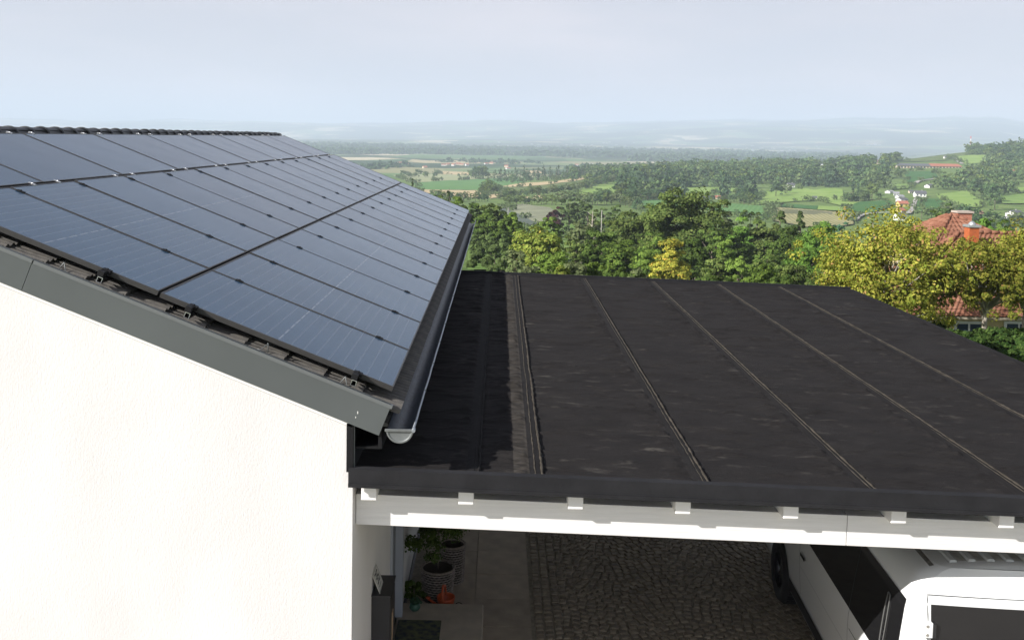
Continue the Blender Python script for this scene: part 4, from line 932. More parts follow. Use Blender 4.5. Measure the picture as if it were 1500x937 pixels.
# rear: glass, frame gap, hinge, lights, bumper
def rearpanel(name, m, x0, x1, z0, z1, off, nx=10, nz=8, flip=False):
    mb = MB(); G = []
    for j in range(nz+1):
        z = z0+(z1-z0)*j/nz; G.append([(x0+(x1-x0)*i/nx, lean(z)-.03*math.sin(PI*((x0+(x1-x0)*i/nx)-.085)/(VW_-.17))-off, z) for i in range(nx+1)])
    mb.grid(G, True); return mb.build(name, m, van)
rearpanel('rear_window', m_vglass, .235, .93, 1.12, 1.735, .009); rearpanel('rear_window', m_vglass, .97, 1.665, 1.12, 1.735, .009)
for (x0, x1, z0, z1) in ((.214, .218, .40, 1.795), (.947, .952, .40, 1.795), (1.68, 1.684, .40, 1.795), (.218, 1.68, 1.792, 1.796)): rearpanel('door_gap', m_vtrim, x0, x1, z0, z1, .003, nx=12 if x1-x0 > .5 else 1)
for x in (.19, 1.66):
    for z in (1.56, .75):
        hg = MB(); hg.box(x-.012, x+.052, lean(z)-.040, lean(z)+.01, z-.055, z+.055); hh = hg.build('hinge', m_van, van, bevel=.004)
        mb = MB(); mb.tube([(x+.012, lean(z)-.043, z-.032), (x+.012, lean(z)-.037, z-.032)], .011, 8); mb.tube([(x+.012, lean(z)-.043, z+.032), (x+.012, lean(z)-.037, z+.032)], .011, 8); mb.build('bolt', m_alu, hh)
        mb = MB(); mb.box(x+.053, x+.072, lean(z)-.045, lean(z)-.003, z-.05, z+.05); mb.build('hinge_pad', m_vtrim, hh)
rearpanel('rear_light', mat('lamp_red', (.35, .02, .02), .2), .10, .19, .70, 1.12, .008, 2, 4); rearpanel('rear_light', mat('lamp_red'), 1.71, 1.80, .70, 1.12, .008, 2, 4)
mb = MB(); mb.box(.06, VW_-.06, -.10, .12, .28, .52); mb.build('bumper', m_vtrim, van, bevel=.04)
for (bx, bz, bw) in ((.39, 1.80, .02), (.19+.0, 1.70, .012)):
    pass
for wy in (.92, 3.62):
    for sx in (0, 1):
        xo = .012 if not sx else VW_-.012; dr = 1 if not sx else -1
        mb = MB(); mb.lathe([(.19, .0), (.215, .0), (.225, -.008), (.30, -.012), (.325, .004), (.338, .03), (.341, .06), (.341, .17), (.33, .20), (.22, .215)], 40, (xo, wy, .341), 'x') if dr > 0 else mb.lathe([(.19, .0), (.215, .0), (.225, .008), (.30, .012), (.325, -.004), (.338, -.03), (.341, -.06), (.341, -.17), (.33, -.20), (.22, -.215)], 40, (xo, wy, .341), 'x')
        for k in range(48):
            a = 2*PI*k/48; c = Vector((xo+dr*.115, wy+.343*math.cos(a), .341+.343*math.sin(a))); 
            mb.hexa([(c.x+dr*dx_, c.y+dt*-math.sin(a)+dr2*math.cos(a), c.z+dt*math.cos(a)+dr2*math.sin(a)) for dr2 in (-.002, .004) for dt in (-.012, .012) for dx_ in (-.075, .075)])
        wh = mb.build('wheel', m_rubber, van)
        mb = MB(); mb.lathe([(0, .03*dr), (.045, .028*dr), (.06, .05*dr)], 16, (xo, wy, .341), 'x'); mb.lathe([(.19, .0), (.198, .005*dr), (.18, .05*dr), (.17, .09*dr), (0, .095*dr)], 32, (xo, wy, .341), 'x')
        for k in range(10):
            a = 2*PI*k/10; t_v = Vector((0, -math.sin(a), math.cos(a))); rv = Vector((0, math.cos(a), math.sin(a))); c0 = Vector((xo+dr*.035, wy, .341))
            mb.hexa([tuple(c0+rv*r_+t_v*tt*(1.2 if r_ > .1 else .8)+Vector((dr*dd, 0, 0))) for dd in (0, .02) for tt in (-.013, .013) for r_ in (.04, .188)])
        mb.build('rim', m_rim, wh)
# ================================================================== RED-ROOFED NEIGHBOUR HOUSE
m_rt = mat('red_tile', (.19, .080, .050), .9, var=.3, vscale=2.2, bump=.3, bscale=18, col2=(.29, .145, .095), spec=.1)
m_cream = mat('cream_wall', (.62, .50, .27), .9, var=.05)
def pd(px, py, D): return CC+ray(px, py)*D
def brickmat(name, c1, c2, mortar, sc):
    m = bpy.data.materials.new(name); m.use_nodes = True; t = m.node_tree; b = t.nodes['Principled BSDF']; b.inputs['Roughness'].default_value = .9
    tcn = t.nodes.new('ShaderNodeTexCoord'); mp_ = t.nodes.new('ShaderNodeMapping'); mp_.inputs['Rotation'].default_value = (PI/2, 0, 0); br = t.nodes.new('ShaderNodeTexBrick'); br.inputs['Scale'].default_value = sc
    br.inputs['Color1'].default_value = (*c1, 1); br.inputs['Color2'].default_value = (*c2, 1); br.inputs['Mortar'].default_value = (*mortar, 1); br.inputs['Mortar Size'].default_value = .012
    t.links.new(tcn.outputs['Object'], mp_.inputs[0]); t.links.new(mp_.outputs[0], br.inputs[0]); t.links.new(br.outputs[0], b.inputs['Base Color']); return m
def tiled(mb, p0, p1, q0, q1, tw=.22, th=.34):
    """roof plane: p0,p1 eave ends, q0,q1 top ends; overlapping ribbed tile courses"""
    p0, p1, q0, q1 = map(Vector, (p0, p1, q0, q1)); n = (p1-p0).cross(q0-p0+(q1-p1)).normalized()
    if n.z < 0: n = -n
    L_ = ((q0+q1)/2-(p0+p1)/2).length; nr = max(2, int(L_/th)); nc = max(4, int((p1-p0).length/tw)*4)
    for i in range(nr):
        f0, f1 = i/nr, (i+1)/nr; rows = []
        for f, up in ((f0, .0), (f0, .045), (f1, .012)):
            a = p0.lerp(q0, f); b = p1.lerp(q1, f); row = []
            for j in range(nc+1):
                g = j/nc; P_ = a.lerp(b, g); ph = ((p1-p0).normalized().dot(P_-p0)/tw) % 1.0
                row.append(P_+n*(up+.022*math.sin(2*PI*ph)))
            rows.append(row)
        mb.grid(rows, False)
DH = 42.5
e0 = pd(1300, 461, DH); ez = e0[2]; e1x = e0[0]+13.0
pk = pd(1405, 341, 45.6); pk2 = Vector((e1x-3.5, pk[1], pk[2])); back = pk[1]*2-e0[1]
gz = float(terr(e0[0]+5, e0[1]+2))-.3
nb = empty('farm_house', (e0[0]+.6, e0[1]+.6, gz)); NO = Vector((-(e0[0]+.6), -(e0[1]+.6), -gz))
tag(nb, 'old cream house with red tiled hip roof and two chimneys behind the yellowing trees', 'house')
def Nn(name, mb, m, **k): o = mb.build(name, m, nb, NO, **k); return o
A0 = Vector((e0[0], e0[1], ez)); A1 = Vector((e1x, e0[1], ez)); B0 = Vector((e0[0], back, ez)); B1 = Vector((e1x, back, ez)); K0 = Vector(pk); K1 = pk2
mb = MB(); tiled(mb, A0, A1, K0, K1); tiled(mb, B0, A0, K0, K0+Vector((0, -.01, 0))); tiled(mb, A1, B1, K1+Vector((0, -.01, 0)), K1); tiled(mb, B1, B0, K1, K0)
o = Nn('roof_tiles', mb, m_rt); tag(o, kind='stuff')
for a, b in ((A0, K0), (K0, K1)):
    mb = MB(); nn = int((b-a).length/.38)
    for i in range(nn): mb.tube([a.lerp(b, i/nn)+Vector((0, 0, .05)), a.lerp(b, (i+1.08)/nn)+Vector((0, 0, .05))], [.10, .085], 7)
    Nn('hip_cap', mb, m_rt)
# higher roof behind
P1 = Vector(pd(1393.5, 314, 50.5)); hz = pd(1345, 372, 48.5)[2]; lx = pd(1346, 372, 48.5)[0]; rx_ = P1.x*2-lx+1.2
c0, c1, c2, c3 = Vector((lx, 47.5-6.48, hz)), Vector((rx_, 47.5-6.48, hz)), Vector((rx_, 54.5-6.48, hz)), Vector((lx, 54.5-6.48, hz)); P1b = P1+Vector((0, .6, 0)); 
mb = MB(); tiled(mb, c0, c1, P1, P1+Vector((.02, 0, 0))); tiled(mb, c3, c0, P1b, P1); tiled(mb, c1, c2, P1, P1b); tiled(mb, c2, c3, P1b, P1b); o = Nn('upper_roof_tiles', mb, m_rt); tag(o, kind='stuff')
mb = MB()
for a, b in ((c0, P1), (c1, P1)):
    nn = 12
    for i in range(nn): mb.tube([a.lerp(b, i/nn)+Vector((0, 0, .04)), a.lerp(b, (i+1.08)/nn)+Vector((0, 0, .04))], [.09, .075], 7)
Nn('hip_cap', mb, m_rt)
mb = MB(); mb.box(lx+.4, rx_-.4, c0.y+.4, c3.y-.4, gz, hz-.02); Nn('upper_wall', mb, m_cream)
mb = MB(); mb.box(A0.x+.5, A1.x-.5, A0.y+.5, B0.y-.5, gz-1, ez-.06); Nn('wall', mb, m_cream)
mb = MB(); mb.box(A0.x+.02, A1.x-.02, A0.y+.02, B0.y-.02, ez-.14, ez-.03); Nn('eave_board', mb, mat('eave_wood', (.42, .36, .27), .8))
mw = mat('window_white', (.8, .8, .78), .5); mg = mat('window_glass', (.03, .05, .09), .1, spec=.7)
for px_ in (1300, 1354, 1419, 1492):
    q = pd(px_, 474, DH+.5); x = q[0]; zt_ = q[2]+.12; fm_ = MB(); w_ = .68
    for (x0, x1, z0, z1) in ((x-w_, x-w_+.13, zt_-1.3, zt_), (x+w_-.13, x+w_, zt_-1.3, zt_), (x-w_+.13, x+w_-.13, zt_-.12, zt_), (x-w_+.13, x+w_-.13, zt_-1.3, zt_-1.2), (x-.04, x+.04, zt_-1.2, zt_-.12)): fm_.box(x0, x1, A0.y+.44, A0.y+.50, z0, z1)
    f_ = Nn('window', fm_, mw); mb = MB(); mb.box(x-w_+.1, x+w_-.1, A0.y+.47, A0.y+.49, zt_-1.25, zt_-.05); mb.build('pane', mg, f_)
def chimney(px0, px1, py0, py1, D, dep, m, capm, cap, cowl, lab):
    a = pd(px0, py0, D); b = pd(px1, py1, D); mb = MB(); mb.box(a[0], b[0], a[1], a[1]+dep, b[2]-.6, a[2]); c = Nn('chimney', mb, m); c['label'] = lab
    mb = MB(); mb.box(a[0]-cap, b[0]+cap, a[1]-cap, a[1]+dep+cap, a[2], a[2]+.10); 
    if cowl: mb.lathe([(.15, .1), (.17, .14), (.11, .22), (.05, .27), (0, .28)], 14, ((a[0]+b[0])/2, a[1]+dep/2, a[2]))
    mb.build('cap', capm, c)
chimney(1403.5, 1423, 312, 334, 51, .6, brickmat('chimney_brick', (.36, .12, .07), (.45, .17, .10), (.45, .38, .30), 3.2), mat('cap_stone', (.45, .38, .32), .9), .07, False, 'broad brick chimney with a flat stone slab')
chimney(1420.5, 1433.5, 333, 358, 44.2, .5, mat('orange_render', (.40, .10, .03), .8, var=.15, vscale=6), mat('cap_metal', (.55, .56, .56), .4, metal=.7), .06, True, 'narrow orange chimney with a silver metal cowl')
# ================================================================== NEAR TREES AND SHRUBS
T = near_tree
ORD2 = ORD+['fifteenth', 'sixteenth', 'seventeenth', 'eighteenth']
def nth(items): od = sorted(range(len(items)), key=lambda i: (items[i][0], i)); return [ORD2[od.index(i)] for i in range(len(items))]
T(1303, 306, 38, 196, 'walnut', 'yellowing walnut tree with bare pale twigs standing left of the red roof', sparse=True, bark=m_paleb, crownfrac=.93, dense=.62, limbs=50, lsize=.088, nleaf=30000, rough=.35)
T(1450, 347, 37.5, 176, 'walnut', 'yellow-green tree on a slanting grey trunk in front of the red tiled house', sparse=True, bark=m_paleb, crownfrac=.66, dense=.7, limbs=44, lsize=.085, nleaf=27000, rough=.35)
T(1512, 322, 40, 110, 'walnut', 'yellow-green tree crown at the right end of the red roof', sparse=True, bark=m_paleb, crownfrac=.8, limbs=28, lsize=.09, nleaf=13000)
T(1262, 372, 46, 70, 'walnut', 'low yellow-brown tree right beside the far corner of the carport roof', sparse=True, bark=m_paleb, crownfrac=.9, limbs=24, lsize=.09, nleaf=11000)
T(1002, 282, 150, 142, 'oak', 'tallest dark green oak in the middle of the tree belt', crownfrac=.93, dense=1.1)
T(922, 310, 158, 96, 'oak', 'broad dark oak just left of the tallest oak', crownfrac=.93)
T(958, 306, 165, 66, 'oak', 'dark oak crown squeezed behind the tallest oak', crownfrac=.9)
T(1046, 322, 143, 50, 'dark', 'shady dark tree on the right flank of the tallest oak', crownfrac=.95)
T(884, 332, 128, 62, 'dark', 'dark green broadleaf tree left of the broad oak', crownfrac=.95)
T(913, 350, 112, 66, 'mid', 'fresh green tree in front of the broad oak', crownfrac=.95)
T(1022, 352, 112, 62, 'dark', 'dark green tree right behind the golden tree', crownfrac=.95)
T(952, 362, 105, 50, 'mid', 'mid green tree left behind the golden tree', crownfrac=.95)
T(985, 357, 92, 66, 'yellow', 'golden yellow tree in front of the tallest oak', crownfrac=.95, shape='pear', limbs=6)
T(786, 334, 104, 84, 'ygreen', 'round yellow-green tree above the left part of the carport roof', crownfrac=.95)
T(809, 369, 74, 60, 'lime', 'pale lime bush in front of the yellow-green tree', 'leafy_bush', crownfrac=1, cat='bush')
T(758, 360, 84, 34, 'olive', 'olive green bush left of the yellow-green tree', 'leafy_bush', crownfrac=1, cat='bush')
T(806, 316, 190, 44, 'mid', 'mid green tree between the yellow-green tree and the purple one', crownfrac=.95)
T(812, 304, 330, 33, 'purple', 'dark purple-leaved tree beside the pines', crownfrac=.98)
T(833, 288, 345, 28, 'pine', 'left one of the three dark pines', 'pine_tree', crownfrac=.9)
T(848, 286, 352, 26, 'pine', 'middle one of the three dark pines', 'pine_tree', crownfrac=.9)
T(861, 290, 340, 24, 'pine', 'right one of the three dark pines', 'pine_tree', crownfrac=.9)
T(886, 299, 330, 24, 'pine', 'small dark pine near the pale pole', 'pine_tree', crownfrac=.9)
T(905, 300, 320, 26, 'dark', 'dark rounded tree right of the small pine', crownfrac=.9)
T(853, 322, 150, 50, 'olive', 'thin olive tree with bare pale branches', sparse=True, bark=m_paleb, limbs=26, nleaf=5000, crownfrac=.85)
T(1068, 303, 270, 26, 'olive', 'first olive-green tree right of the tallest oak', crownfrac=.9)
T(1092, 306, 250, 28, 'dark', 'small dark pine-like tree above the lime tree', 'pine_tree', crownfrac=.9)
T(1112, 309, 240, 24, 'oak', 'small rounded tree right above the lime tree', crownfrac=.9)
T(1082, 324, 165, 64, 'bright', 'lime green tree right of the tallest oak', crownfrac=.9)
T(1092, 348, 150, 60, 'dark', 'dark tree below the lime green one', crownfrac=.9)
T(1124, 322, 150, 56, 'oak', 'olive-dark tree left of the pointed twin trees', crownfrac=.95)
T(1144, 309, 152, 42, 'pine', 'left one of the pointed twin trees', 'spruce_tree', shape='cone', crownfrac=.95)
T(1172, 311, 156, 42, 'pine', 'right one of the pointed twin trees', 'spruce_tree', shape='cone', crownfrac=.95)
T(1158, 334, 128, 82, 'dark', 'large dark tree in front of the pointed twin trees', crownfrac=.95)
T(1206, 320, 118, 72, 'bright', 'fresh green tree left of the walnut tree', crownfrac=.95)
T(1186, 352, 100, 70, 'bright', 'bright green tree standing before the fresh green one', crownfrac=.97)
T(1226, 360, 92, 50, 'mid', 'mid green tree in the gap beside the walnut tree', crownfrac=.97)
T(1083, 372, 96, 40, 'lime', 'small bright lime tree close to the carport roof edge', crownfrac=1)
T(1238, 325, 230, 30, 'blue', 'blue-green tree below the brown field', crownfrac=.95)
T(1222, 330, 240, 24, 'blue', 'small blue-green tree left of its twin below the brown field', crownfrac=.95)
T(1352, 312, 130, 44, 'oak', 'dark tree behind the walnut tree, left of the red roof', crownfrac=.9)
T(1376, 306, 145, 40, 'dark', 'dark tree directly behind the tip of the red roof', crownfrac=.9)
T(1385, 300, 210, 36, 'wood', 'tree above the tip of the red roof', crownfrac=.9)
T(1440, 318, 95, 46, 'bright', 'green tree right of the orange chimney', crownfrac=.9)
T(1478, 326, 90, 60, 'mid', 'green tree behind the right part of the red roof', crownfrac=.9)
T(1462, 318, 150, 36, 'dark', 'dark tree in the gap right of the chimneys', crownfrac=.9)
lf = [(634, 281, 235, 20), (648, 284, 228, 24), (672, 288, 215, 30), (696, 292, 205, 38), (722, 297, 190, 44), (746, 306, 178, 42), (708, 310, 172, 44), (682, 304, 190, 34), (758, 322, 165, 36), (734, 322, 160, 40)]
nn_ = nth(lf)
for i, (x, y, D, w_) in enumerate(lf):
    T(x, y, D, w_, ['dark', 'oak', 'mid'][i % 3], '%s tree from the left in the thick dark row beyond the solar roof corner' % nn_[i], group='trees in the row beyond the solar roof', crownfrac=.95, nleaf=7000)
T(657, 273, 245, 11, 'pine', 'narrow pointed conifer rising over the edge of the solar panels', 'conifer_tree', shape='cone', crownfrac=.97, nleaf=2500)
T(604, 262, 330, 7, 'pine', 'tiny dark conifer tip at the far corner of the panels', 'conifer_tree', shape='cone', crownfrac=.97, nleaf=1200)
orch = [(698, 341, 160, 24), (718, 340, 158, 26), (738, 344, 155, 26), (704, 355, 140, 24), (726, 352, 138, 30), (700, 368, 122, 22), (744, 358, 130, 24), (716, 375, 112, 20), (736, 378, 106, 22), (692, 380, 105, 20), (724, 388, 92, 24), (756, 384, 88, 28)]
nn_ = nth(orch)
for i, (x, y, D, w_) in enumerate(orch):
    T(x, y, D, w_, 'orchard', '%s fruit tree from the left in the orchard beside the gutter end' % nn_[i], 'fruit_tree', group='fruit trees in the orchard', crownfrac=.85, nleaf=4200)
for i, (x, y, D, w_, k, lab) in enumerate([(842, 384, 60, 44, 'olive', 'grey-green bush peeping over the roof edge under the thin olive tree'), (868, 380, 64, 40, 'mid', 'green bush over the roof edge left of the fresh green tree'), (938, 391, 52, 40, 'olive', 'pale bush over the roof edge left of the golden tree'),
        (960, 396, 48, 26, 'ygreen', 'yellowish low bush at the foot of the golden tree'), (825, 386, 55, 34, 'ygreen', 'yellowish bush in front of the lime bush'), (1042, 392, 60, 46, 'dark', 'dark bush over the roof edge right of the golden tree'), (1118, 388, 66, 50, 'mid', 'green bush over the roof edge right of the small lime tree'), (1150, 398, 60, 44, 'dark', 'dark bush over the roof edge under the large dark tree'), (905, 392, 60, 46, 'dark', 'dark bush over the roof edge under the fresh green tree'), (776, 388, 62, 40, 'olive', 'olive bush over the roof edge left of the lime bush'), (1240, 405, 44, 50, 'walnut', 'yellow-leaved bush at the corner of the carport roof')]):
    T(x, y, D, w_, k, lab, 'leafy_bush', crownfrac=1, cat='bush', limbs=4, nleaf=5000)
hd = [(1398, 482, 35, 56), (1425, 486, 34, 60), (1462, 480, 36, 60), (1494, 478, 37, 60), (1478, 498, 33, 60), (1512, 500, 33, 60), (1385, 470, 38, 40), (1440, 500, 32.5, 50)]
nn_ = nth(hd)
for i, (x, y, D, w_) in enumerate(hd):
    T(x, y, D, w_, 'hedge', '%s bushy section from the left of the green hedge below the red-roofed house' % nn_[i], 'hedge', group='hedge below the red-roofed house', crownfrac=1, cat='hedge', limbs=4, nleaf=4500, lsize=.10)
# filler trees of the belt
fill = [(870, 306, 260, 30), (940, 318, 200, 40), (1060, 318, 220, 34), (1135, 318, 200, 34), (1075, 335, 190, 40), (1110, 330, 185, 40), (1190, 330, 180, 40), (1220, 345, 150, 40), (845, 345, 120, 36), (870, 352, 105, 40), (1060, 345, 130, 44), (1125, 352, 118, 40), (1055, 370, 98, 50), (1120, 372, 98, 50), (960, 340, 145, 60), (1215, 385, 75, 44), (1165, 380, 80, 60)]
nn_ = nth(fill)
for i, (x, y, D, w_) in enumerate(fill):
    T(x, y, D, w_, ['oak', 'dark', 'mid', 'oak'][i % 4], '%s tree from the left of those half hidden in the belt behind the carport' % nn_[i], group='trees filling the belt behind the carport', crownfrac=.95, nleaf=5500)
# ================================================================== FAR TREES, WOODS
def proto(seed, h, rx, ch, nclump, nl, ls, lm, shape='round'):
    V, F_, cs = crown(seed, rx, ch/2, nclump, nl, ls, shape, rough=.3); V[:, 2] += h-ch/2
    s_ = np.random.RandomState(seed); mb = MB(); mb.tube([(0, 0, -1.5), (0, 0, h*.4), (0, 0, h*.85)], [h*.03, h*.022, h*.006], 5)
    return npmesh('crown', V, F_, lm), mb.mesh('trunk', m_bark), V
PT = [proto(1, 12, 5.6, 11, 40, 900, .85, LM['wood']), proto(2, 14, 6.2, 12.5, 44, 1000, .9, LM['wood3']), proto(3, 10, 5.0, 9, 36, 800, .8, LM['wood2']), proto(4, 13, 5.0, 12, 40, 900, .85, LM['oak']), proto(5, 8, 4.4, 7.5, 30, 700, .75, LM['olive'])]
PC = [proto(11, 17, 3.2, 16, 40, 700, .85, LM['spruce'], 'cone'), proto(12, 15, 3.6, 14, 38, 640, .85, LM['spruce'], 'cone')]
PS = [proto(21, 15, 4.2, 9, 12, 110, 1.0, LM['wood']), proto(22, 17, 3.8, 11, 12, 120, 1.0, LM['oak'])]
def ftree(p, x, y, s, label, group, name='distant_tree', cat='tree'):
    z = float(terr(x, y)); r = empty(name, (x, y, z), random.uniform(0, 6.28)); r.scale = (s, s, s*random.uniform(.88, 1.12))
    link('crown', p[0], r); link('trunk', p[1], r); tag(r, label, cat, group); return r
def cast(px, D, p, s, *a, **k): b = atD(px, D); return ftree(p, b[0], b[1], s, *a, **k)
nfar = 0
# single and grouped trees on the left
for (x0, x1, D0, D1, n, P_, s, lab, gr) in [
    (722, 890, 1240, 1330, 36, PC, 1.05, 'dark spruce in the straight edge of the spruce wood', 'spruces along the plateau edge'),
    (726, 880, 1180, 1230, 16, PT, .8, 'round tree before the spruce edge', 'trees before the spruces'),
    (586, 624, 1420, 1480, 6, PT, .95, 'tree of the small clump above the far panel corner', 'clump above the panel corner'),
    (687, 711, 1390, 1440, 6, PT, 1.25, 'tree of the dense round clump beside the green field', 'round clump beside the green field'),
    (706, 726, 840, 880, 6, PT, .95, 'tree of the clump at the end of the tan field', 'clump at the end of the tan field'),
    (1330, 1540, 260, 480, 26, PT, .5, 'tree in the valley behind the red-roofed house', 'valley trees behind the red roof')]:
    for k in range(n):
        px_ = x0+(x1-x0)*(k+random.uniform(.1, .9))/n; D = random.uniform(D0, D1); cast(px_, D, random.choice(P_), s*random.uniform(.75, 1.2), lab, gr, 'spruce_tree' if P_ is PC else 'distant_tree'); nfar += 1
def line_trees(P_, n, h0, h1, lab, gr, kinds=PT, name='distant_tree'):
    global nfar
    for k in range(n):
        f = (k+random.uniform(.1, .9))/n*(len(P_)-1); i_ = min(int(f), len(P_)-2); f -= i_; px_ = P_[i_][0]*(1-f)+P_[i_+1][0]*f; py_ = P_[i_][1]*(1-f)+P_[i_+1][1]*f+random.uniform(-1, 1)
        b = at(px_, py_, 200); D = b[1]-CC[1]; p = random.choice(kinds); hh_ = max(q[2] for q in p[2][::50]); ftree(p, b[0], b[1], random.uniform(h0, h1)*D/CF/hh_, lab, gr, name); nfar += 1
line_trees([(728, 292), (760, 289), (800, 287), (840, 281), (870, 274), (905, 267)], 34, 9, 15, 'tree in the dark hedge line climbing toward the spruce wood', 'hedge line climbing to the spruces')
line_trees([(742, 301), (790, 300), (850, 300), (900, 300)], 22, 12, 19, 'tree in the leafy strip above the netted orchard', 'trees above the netted orchard')
line_trees([(636, 294), (670, 296), (716, 297)], 12, 9, 15, 'tree in the loose hedge below the tan field', 'loose hedge below the tan field')
line_trees([(870, 292), (910, 298), (940, 312)], 12, 12, 20, 'tree behind the pines in the valley', 'valley trees behind the pines')
line_trees([(1036, 295), (1060, 297), (1085, 294), (1120, 293)], 12, 8, 13, 'tree around the red-roofed farmhouse on the meadow', 'trees around the meadow farmhouse')
line_trees([(1040, 287), (1075, 286), (1110, 286)], 9, 8, 12, 'tree behind the red-roofed farmhouse on the meadow', 'trees behind the meadow farmhouse')
line_trees([(1234, 296), (1250, 298), (1270, 293)], 8, 10, 18, 'tree of the dark clump above the dark maize field', 'dark clump above the maize')
line_trees([(1060, 318), (1100, 322), (1126, 326)], 7, 8, 13, 'tree at the lower corner of the brown field', 'lower corner of the brown field')
line_trees([(1346, 322), (1400, 318), (1460, 330), (1520, 326)], 16, 12, 20, 'tree in the valley right behind the chimneys', 'valley trees behind the chimneys')
for (x, D, p, s, lab) in [(636.5, 1420, PT[1], .75, 'lone tree with visible trunk on the pale field'), (671, 1500, PT[2], .6, 'small lone bush-like tree on the pale field'), (714.5, 1420, PT[3], .8, 'single tree just right of the dense round clump'), (1136, 830, PT[1], 1.0, 'large lone round tree on the bright meadow'), (1152, 860, PT[4], 1.2, 'paler tree behind the large round tree on the meadow'), (1222, 760, PT[2], .5, 'tiny bush tree on the meadow left of the dark maize')]:
    cast(x, D, p, s, lab, None, 'lone_tree'); nfar += 1
for k, px_ in enumerate([1190, 1200, 1213, 1219, 1229, 1241, 1256, 1268, 1277, 1289]): cast(px_, 1430+random.uniform(-20, 30), PS[k % 2], random.uniform(.8, 1.05), 'slim loose tree standing against the haze on the ridge', 'loose trees on the ridge line'); nfar += 1
# the wooded hillside: positions kept clear of fields and houses
HOUSES = [(1350, 289, 16, 9, 'w', 'd', 'white two-storey house with flat grey roof between the village and the bright field'), (1363, 275.5, 10, 5, 'w', 'd', 'pale house with grey roof above the white two-storey house'), (1336, 283, 5, 4, 'c', 'd', 'tiny pale hut left of the white two-storey house'),
 (1305, 283.5, 8, 4, 'w', 'g', 'leftmost grey-roofed house at the top of the village street'), (1315, 286.5, 8, 5, 'w', 'g', 'second house down the village street with grey roof'), (1320, 291, 9, 5, 'w', 'g', 'third house down the village street with grey roof'), (1323.5, 296, 13, 5.5, 'w', 'd', 'wide grey-roofed house in the middle of the village street'),
 (1324, 303, 14, 8, 'y', 'r', 'yellow house with red roof in the village street'), (1321, 313, 10, 8, 'y', 'r', 'lower yellow house below the red-roofed one in the village'), (1321, 323, 13, 11, 'w', 'd', 'white house with dark solar roof at the lower end of the village'),
 (1437, 318, 9, 8, 'w', 'b', 'small house with brown roof right of the brick chimney'), (1490, 318, 20, 9, 'w', 'd', 'long white house with grey roof at the right edge'), (1479, 321, 3.5, 3, 'w', 'g', 'tiny white hut below the long white house'), (1464, 337, 5, 4.5, 'w', 'g', 'small white hut in the trees right of the orange chimney'),
 (1489, 252.5, 7, 3, 'w', 'r', 'red-roofed house in the wood at the right edge'), (1479, 250, 3.5, 2.5, 'c', 'r', 'tiny house left of the red-roofed one in the wood'), (1386, 233.5, 4, 4.5, 'w', 'd', 'tiny white chapel above the long red-roofed building'),
 (1159.5, 275, 10, 6, 'w', 'd', 'white cottage with dark roof at the lower wood edge'), (1195, 293, 6, 5, 'w', 'd', 'small white gabled barn on the meadow'), (1050, 292, 13, 4.5, 'c', 'r', 'red-roofed farmhouse in the meadow trees'), (1036, 292, 9, 4, 'g', 'd', 'grey shed roof left of the red-roofed farmhouse'),
 (1203.5, 243, 8, 4.5, 'w', 'd', 'grey-roofed house on the ridge'), (1224.5, 240, 6, 3, 'c', 'r', 'small red-roofed house on the ridge'), (1286, 240.5, 10, 5.5, 'c', 'b', 'pale house with brown roof left of the long building')]
def in_poly(x, y, P_):
    c = False; n = len(P_)
    for i in range(n):
        x0, y0 = P_[i]; x1, y1 = P_[(i+1) % n]
        if (y0 > y) != (y1 > y) and x < (x1-x0)*(y-y0)/(y1-y0)+x0: c = not c
    return c
def topx(P_): v = np.asarray(P_)-CC; z = v@AF; return PP[0]+CF*(v@AR)/z, PP[1]+CF*(v@AD)/z
def clear(px_, py_, margin=1.5):
    for k, P_ in FIELDS:
        if in_poly(px_, py_, P_): return False
    for P_, wd in ROADS:
        for (a, b), (c, d) in zip(P_, P_[1:]):
            L2 = (c-a)**2+(d-b)**2; t = max(0, min(1, ((px_-a)*(c-a)+(py_-b)*(d-b))/L2)); 
            if math.hypot(px_-a-t*(c-a), py_-b-t*(d-b)) < 2.0: return False
    for h in HOUSES:
        if abs(px_-h[0]) < h[2]/2+1.5 and -h[3]*.6 < py_-h[1] < 4.5: return False
    if 1300 < px_ < 1414 and 239 < py_ < 250: return False
    if 1300 < px_ < 1347 and 278 < py_ < 326 and vnoise(px_/5., py_/4., 9) < .75: return False
    return True
pts = []; sp_ = 9.6
for gy in np.arange(430, 1780, sp_):
    for gx in np.arange(.05*gy, .60*gy, sp_):
        x = gx+random.uniform(-.45, .45)*sp_; y = gy+random.uniform(-.45, .45)*sp_
        D = y-CC[1]; 
        if D < 640 and x < .42*D: continue
        pts.append((x, y))
pts = np.array(pts); zs = terr(pts[:, 0], pts[:, 1]); v = np.stack([pts[:, 0], pts[:, 1], zs], -1)-CC; zz = v@AF; pxs = PP[0]+CF*(v@AR)/zz; pys = PP[1]+CF*(v@AD)/zz
dens = vnoise(pts[:, 0]/45., pts[:, 1]/45., 61)
keep = []; zz_ = zz
for i in range(len(pts)):
    if not (835 < pxs[i] < 1560): continue
    if pts[i, 1] < 700 and dens[i] < .55: continue
    if pys[i] > 262 and dens[i] < .50: continue
    if pys[i] > 250 and dens[i] < .36: continue
    hp_ = 9.5*CF/(pts[i, 1]+6.5)
    if dens[i] < .30 or not clear(pxs[i], pys[i]) or not clear(pxs[i], pys[i]-.5*hp_) or not clear(pxs[i], pys[i]-.9*hp_): continue
    keep.append(i)
keep.sort(key=lambda i: pts[i, 1]); nind = max(0, 295-nfar)
for i in keep[:nind]:
    ftree(random.choice(PT), pts[i, 0], pts[i, 1], random.uniform(.55, .95), 'one of the many rounded trees on the opposite hillside', 'trees on the opposite hillside')
rest = keep[nind:]
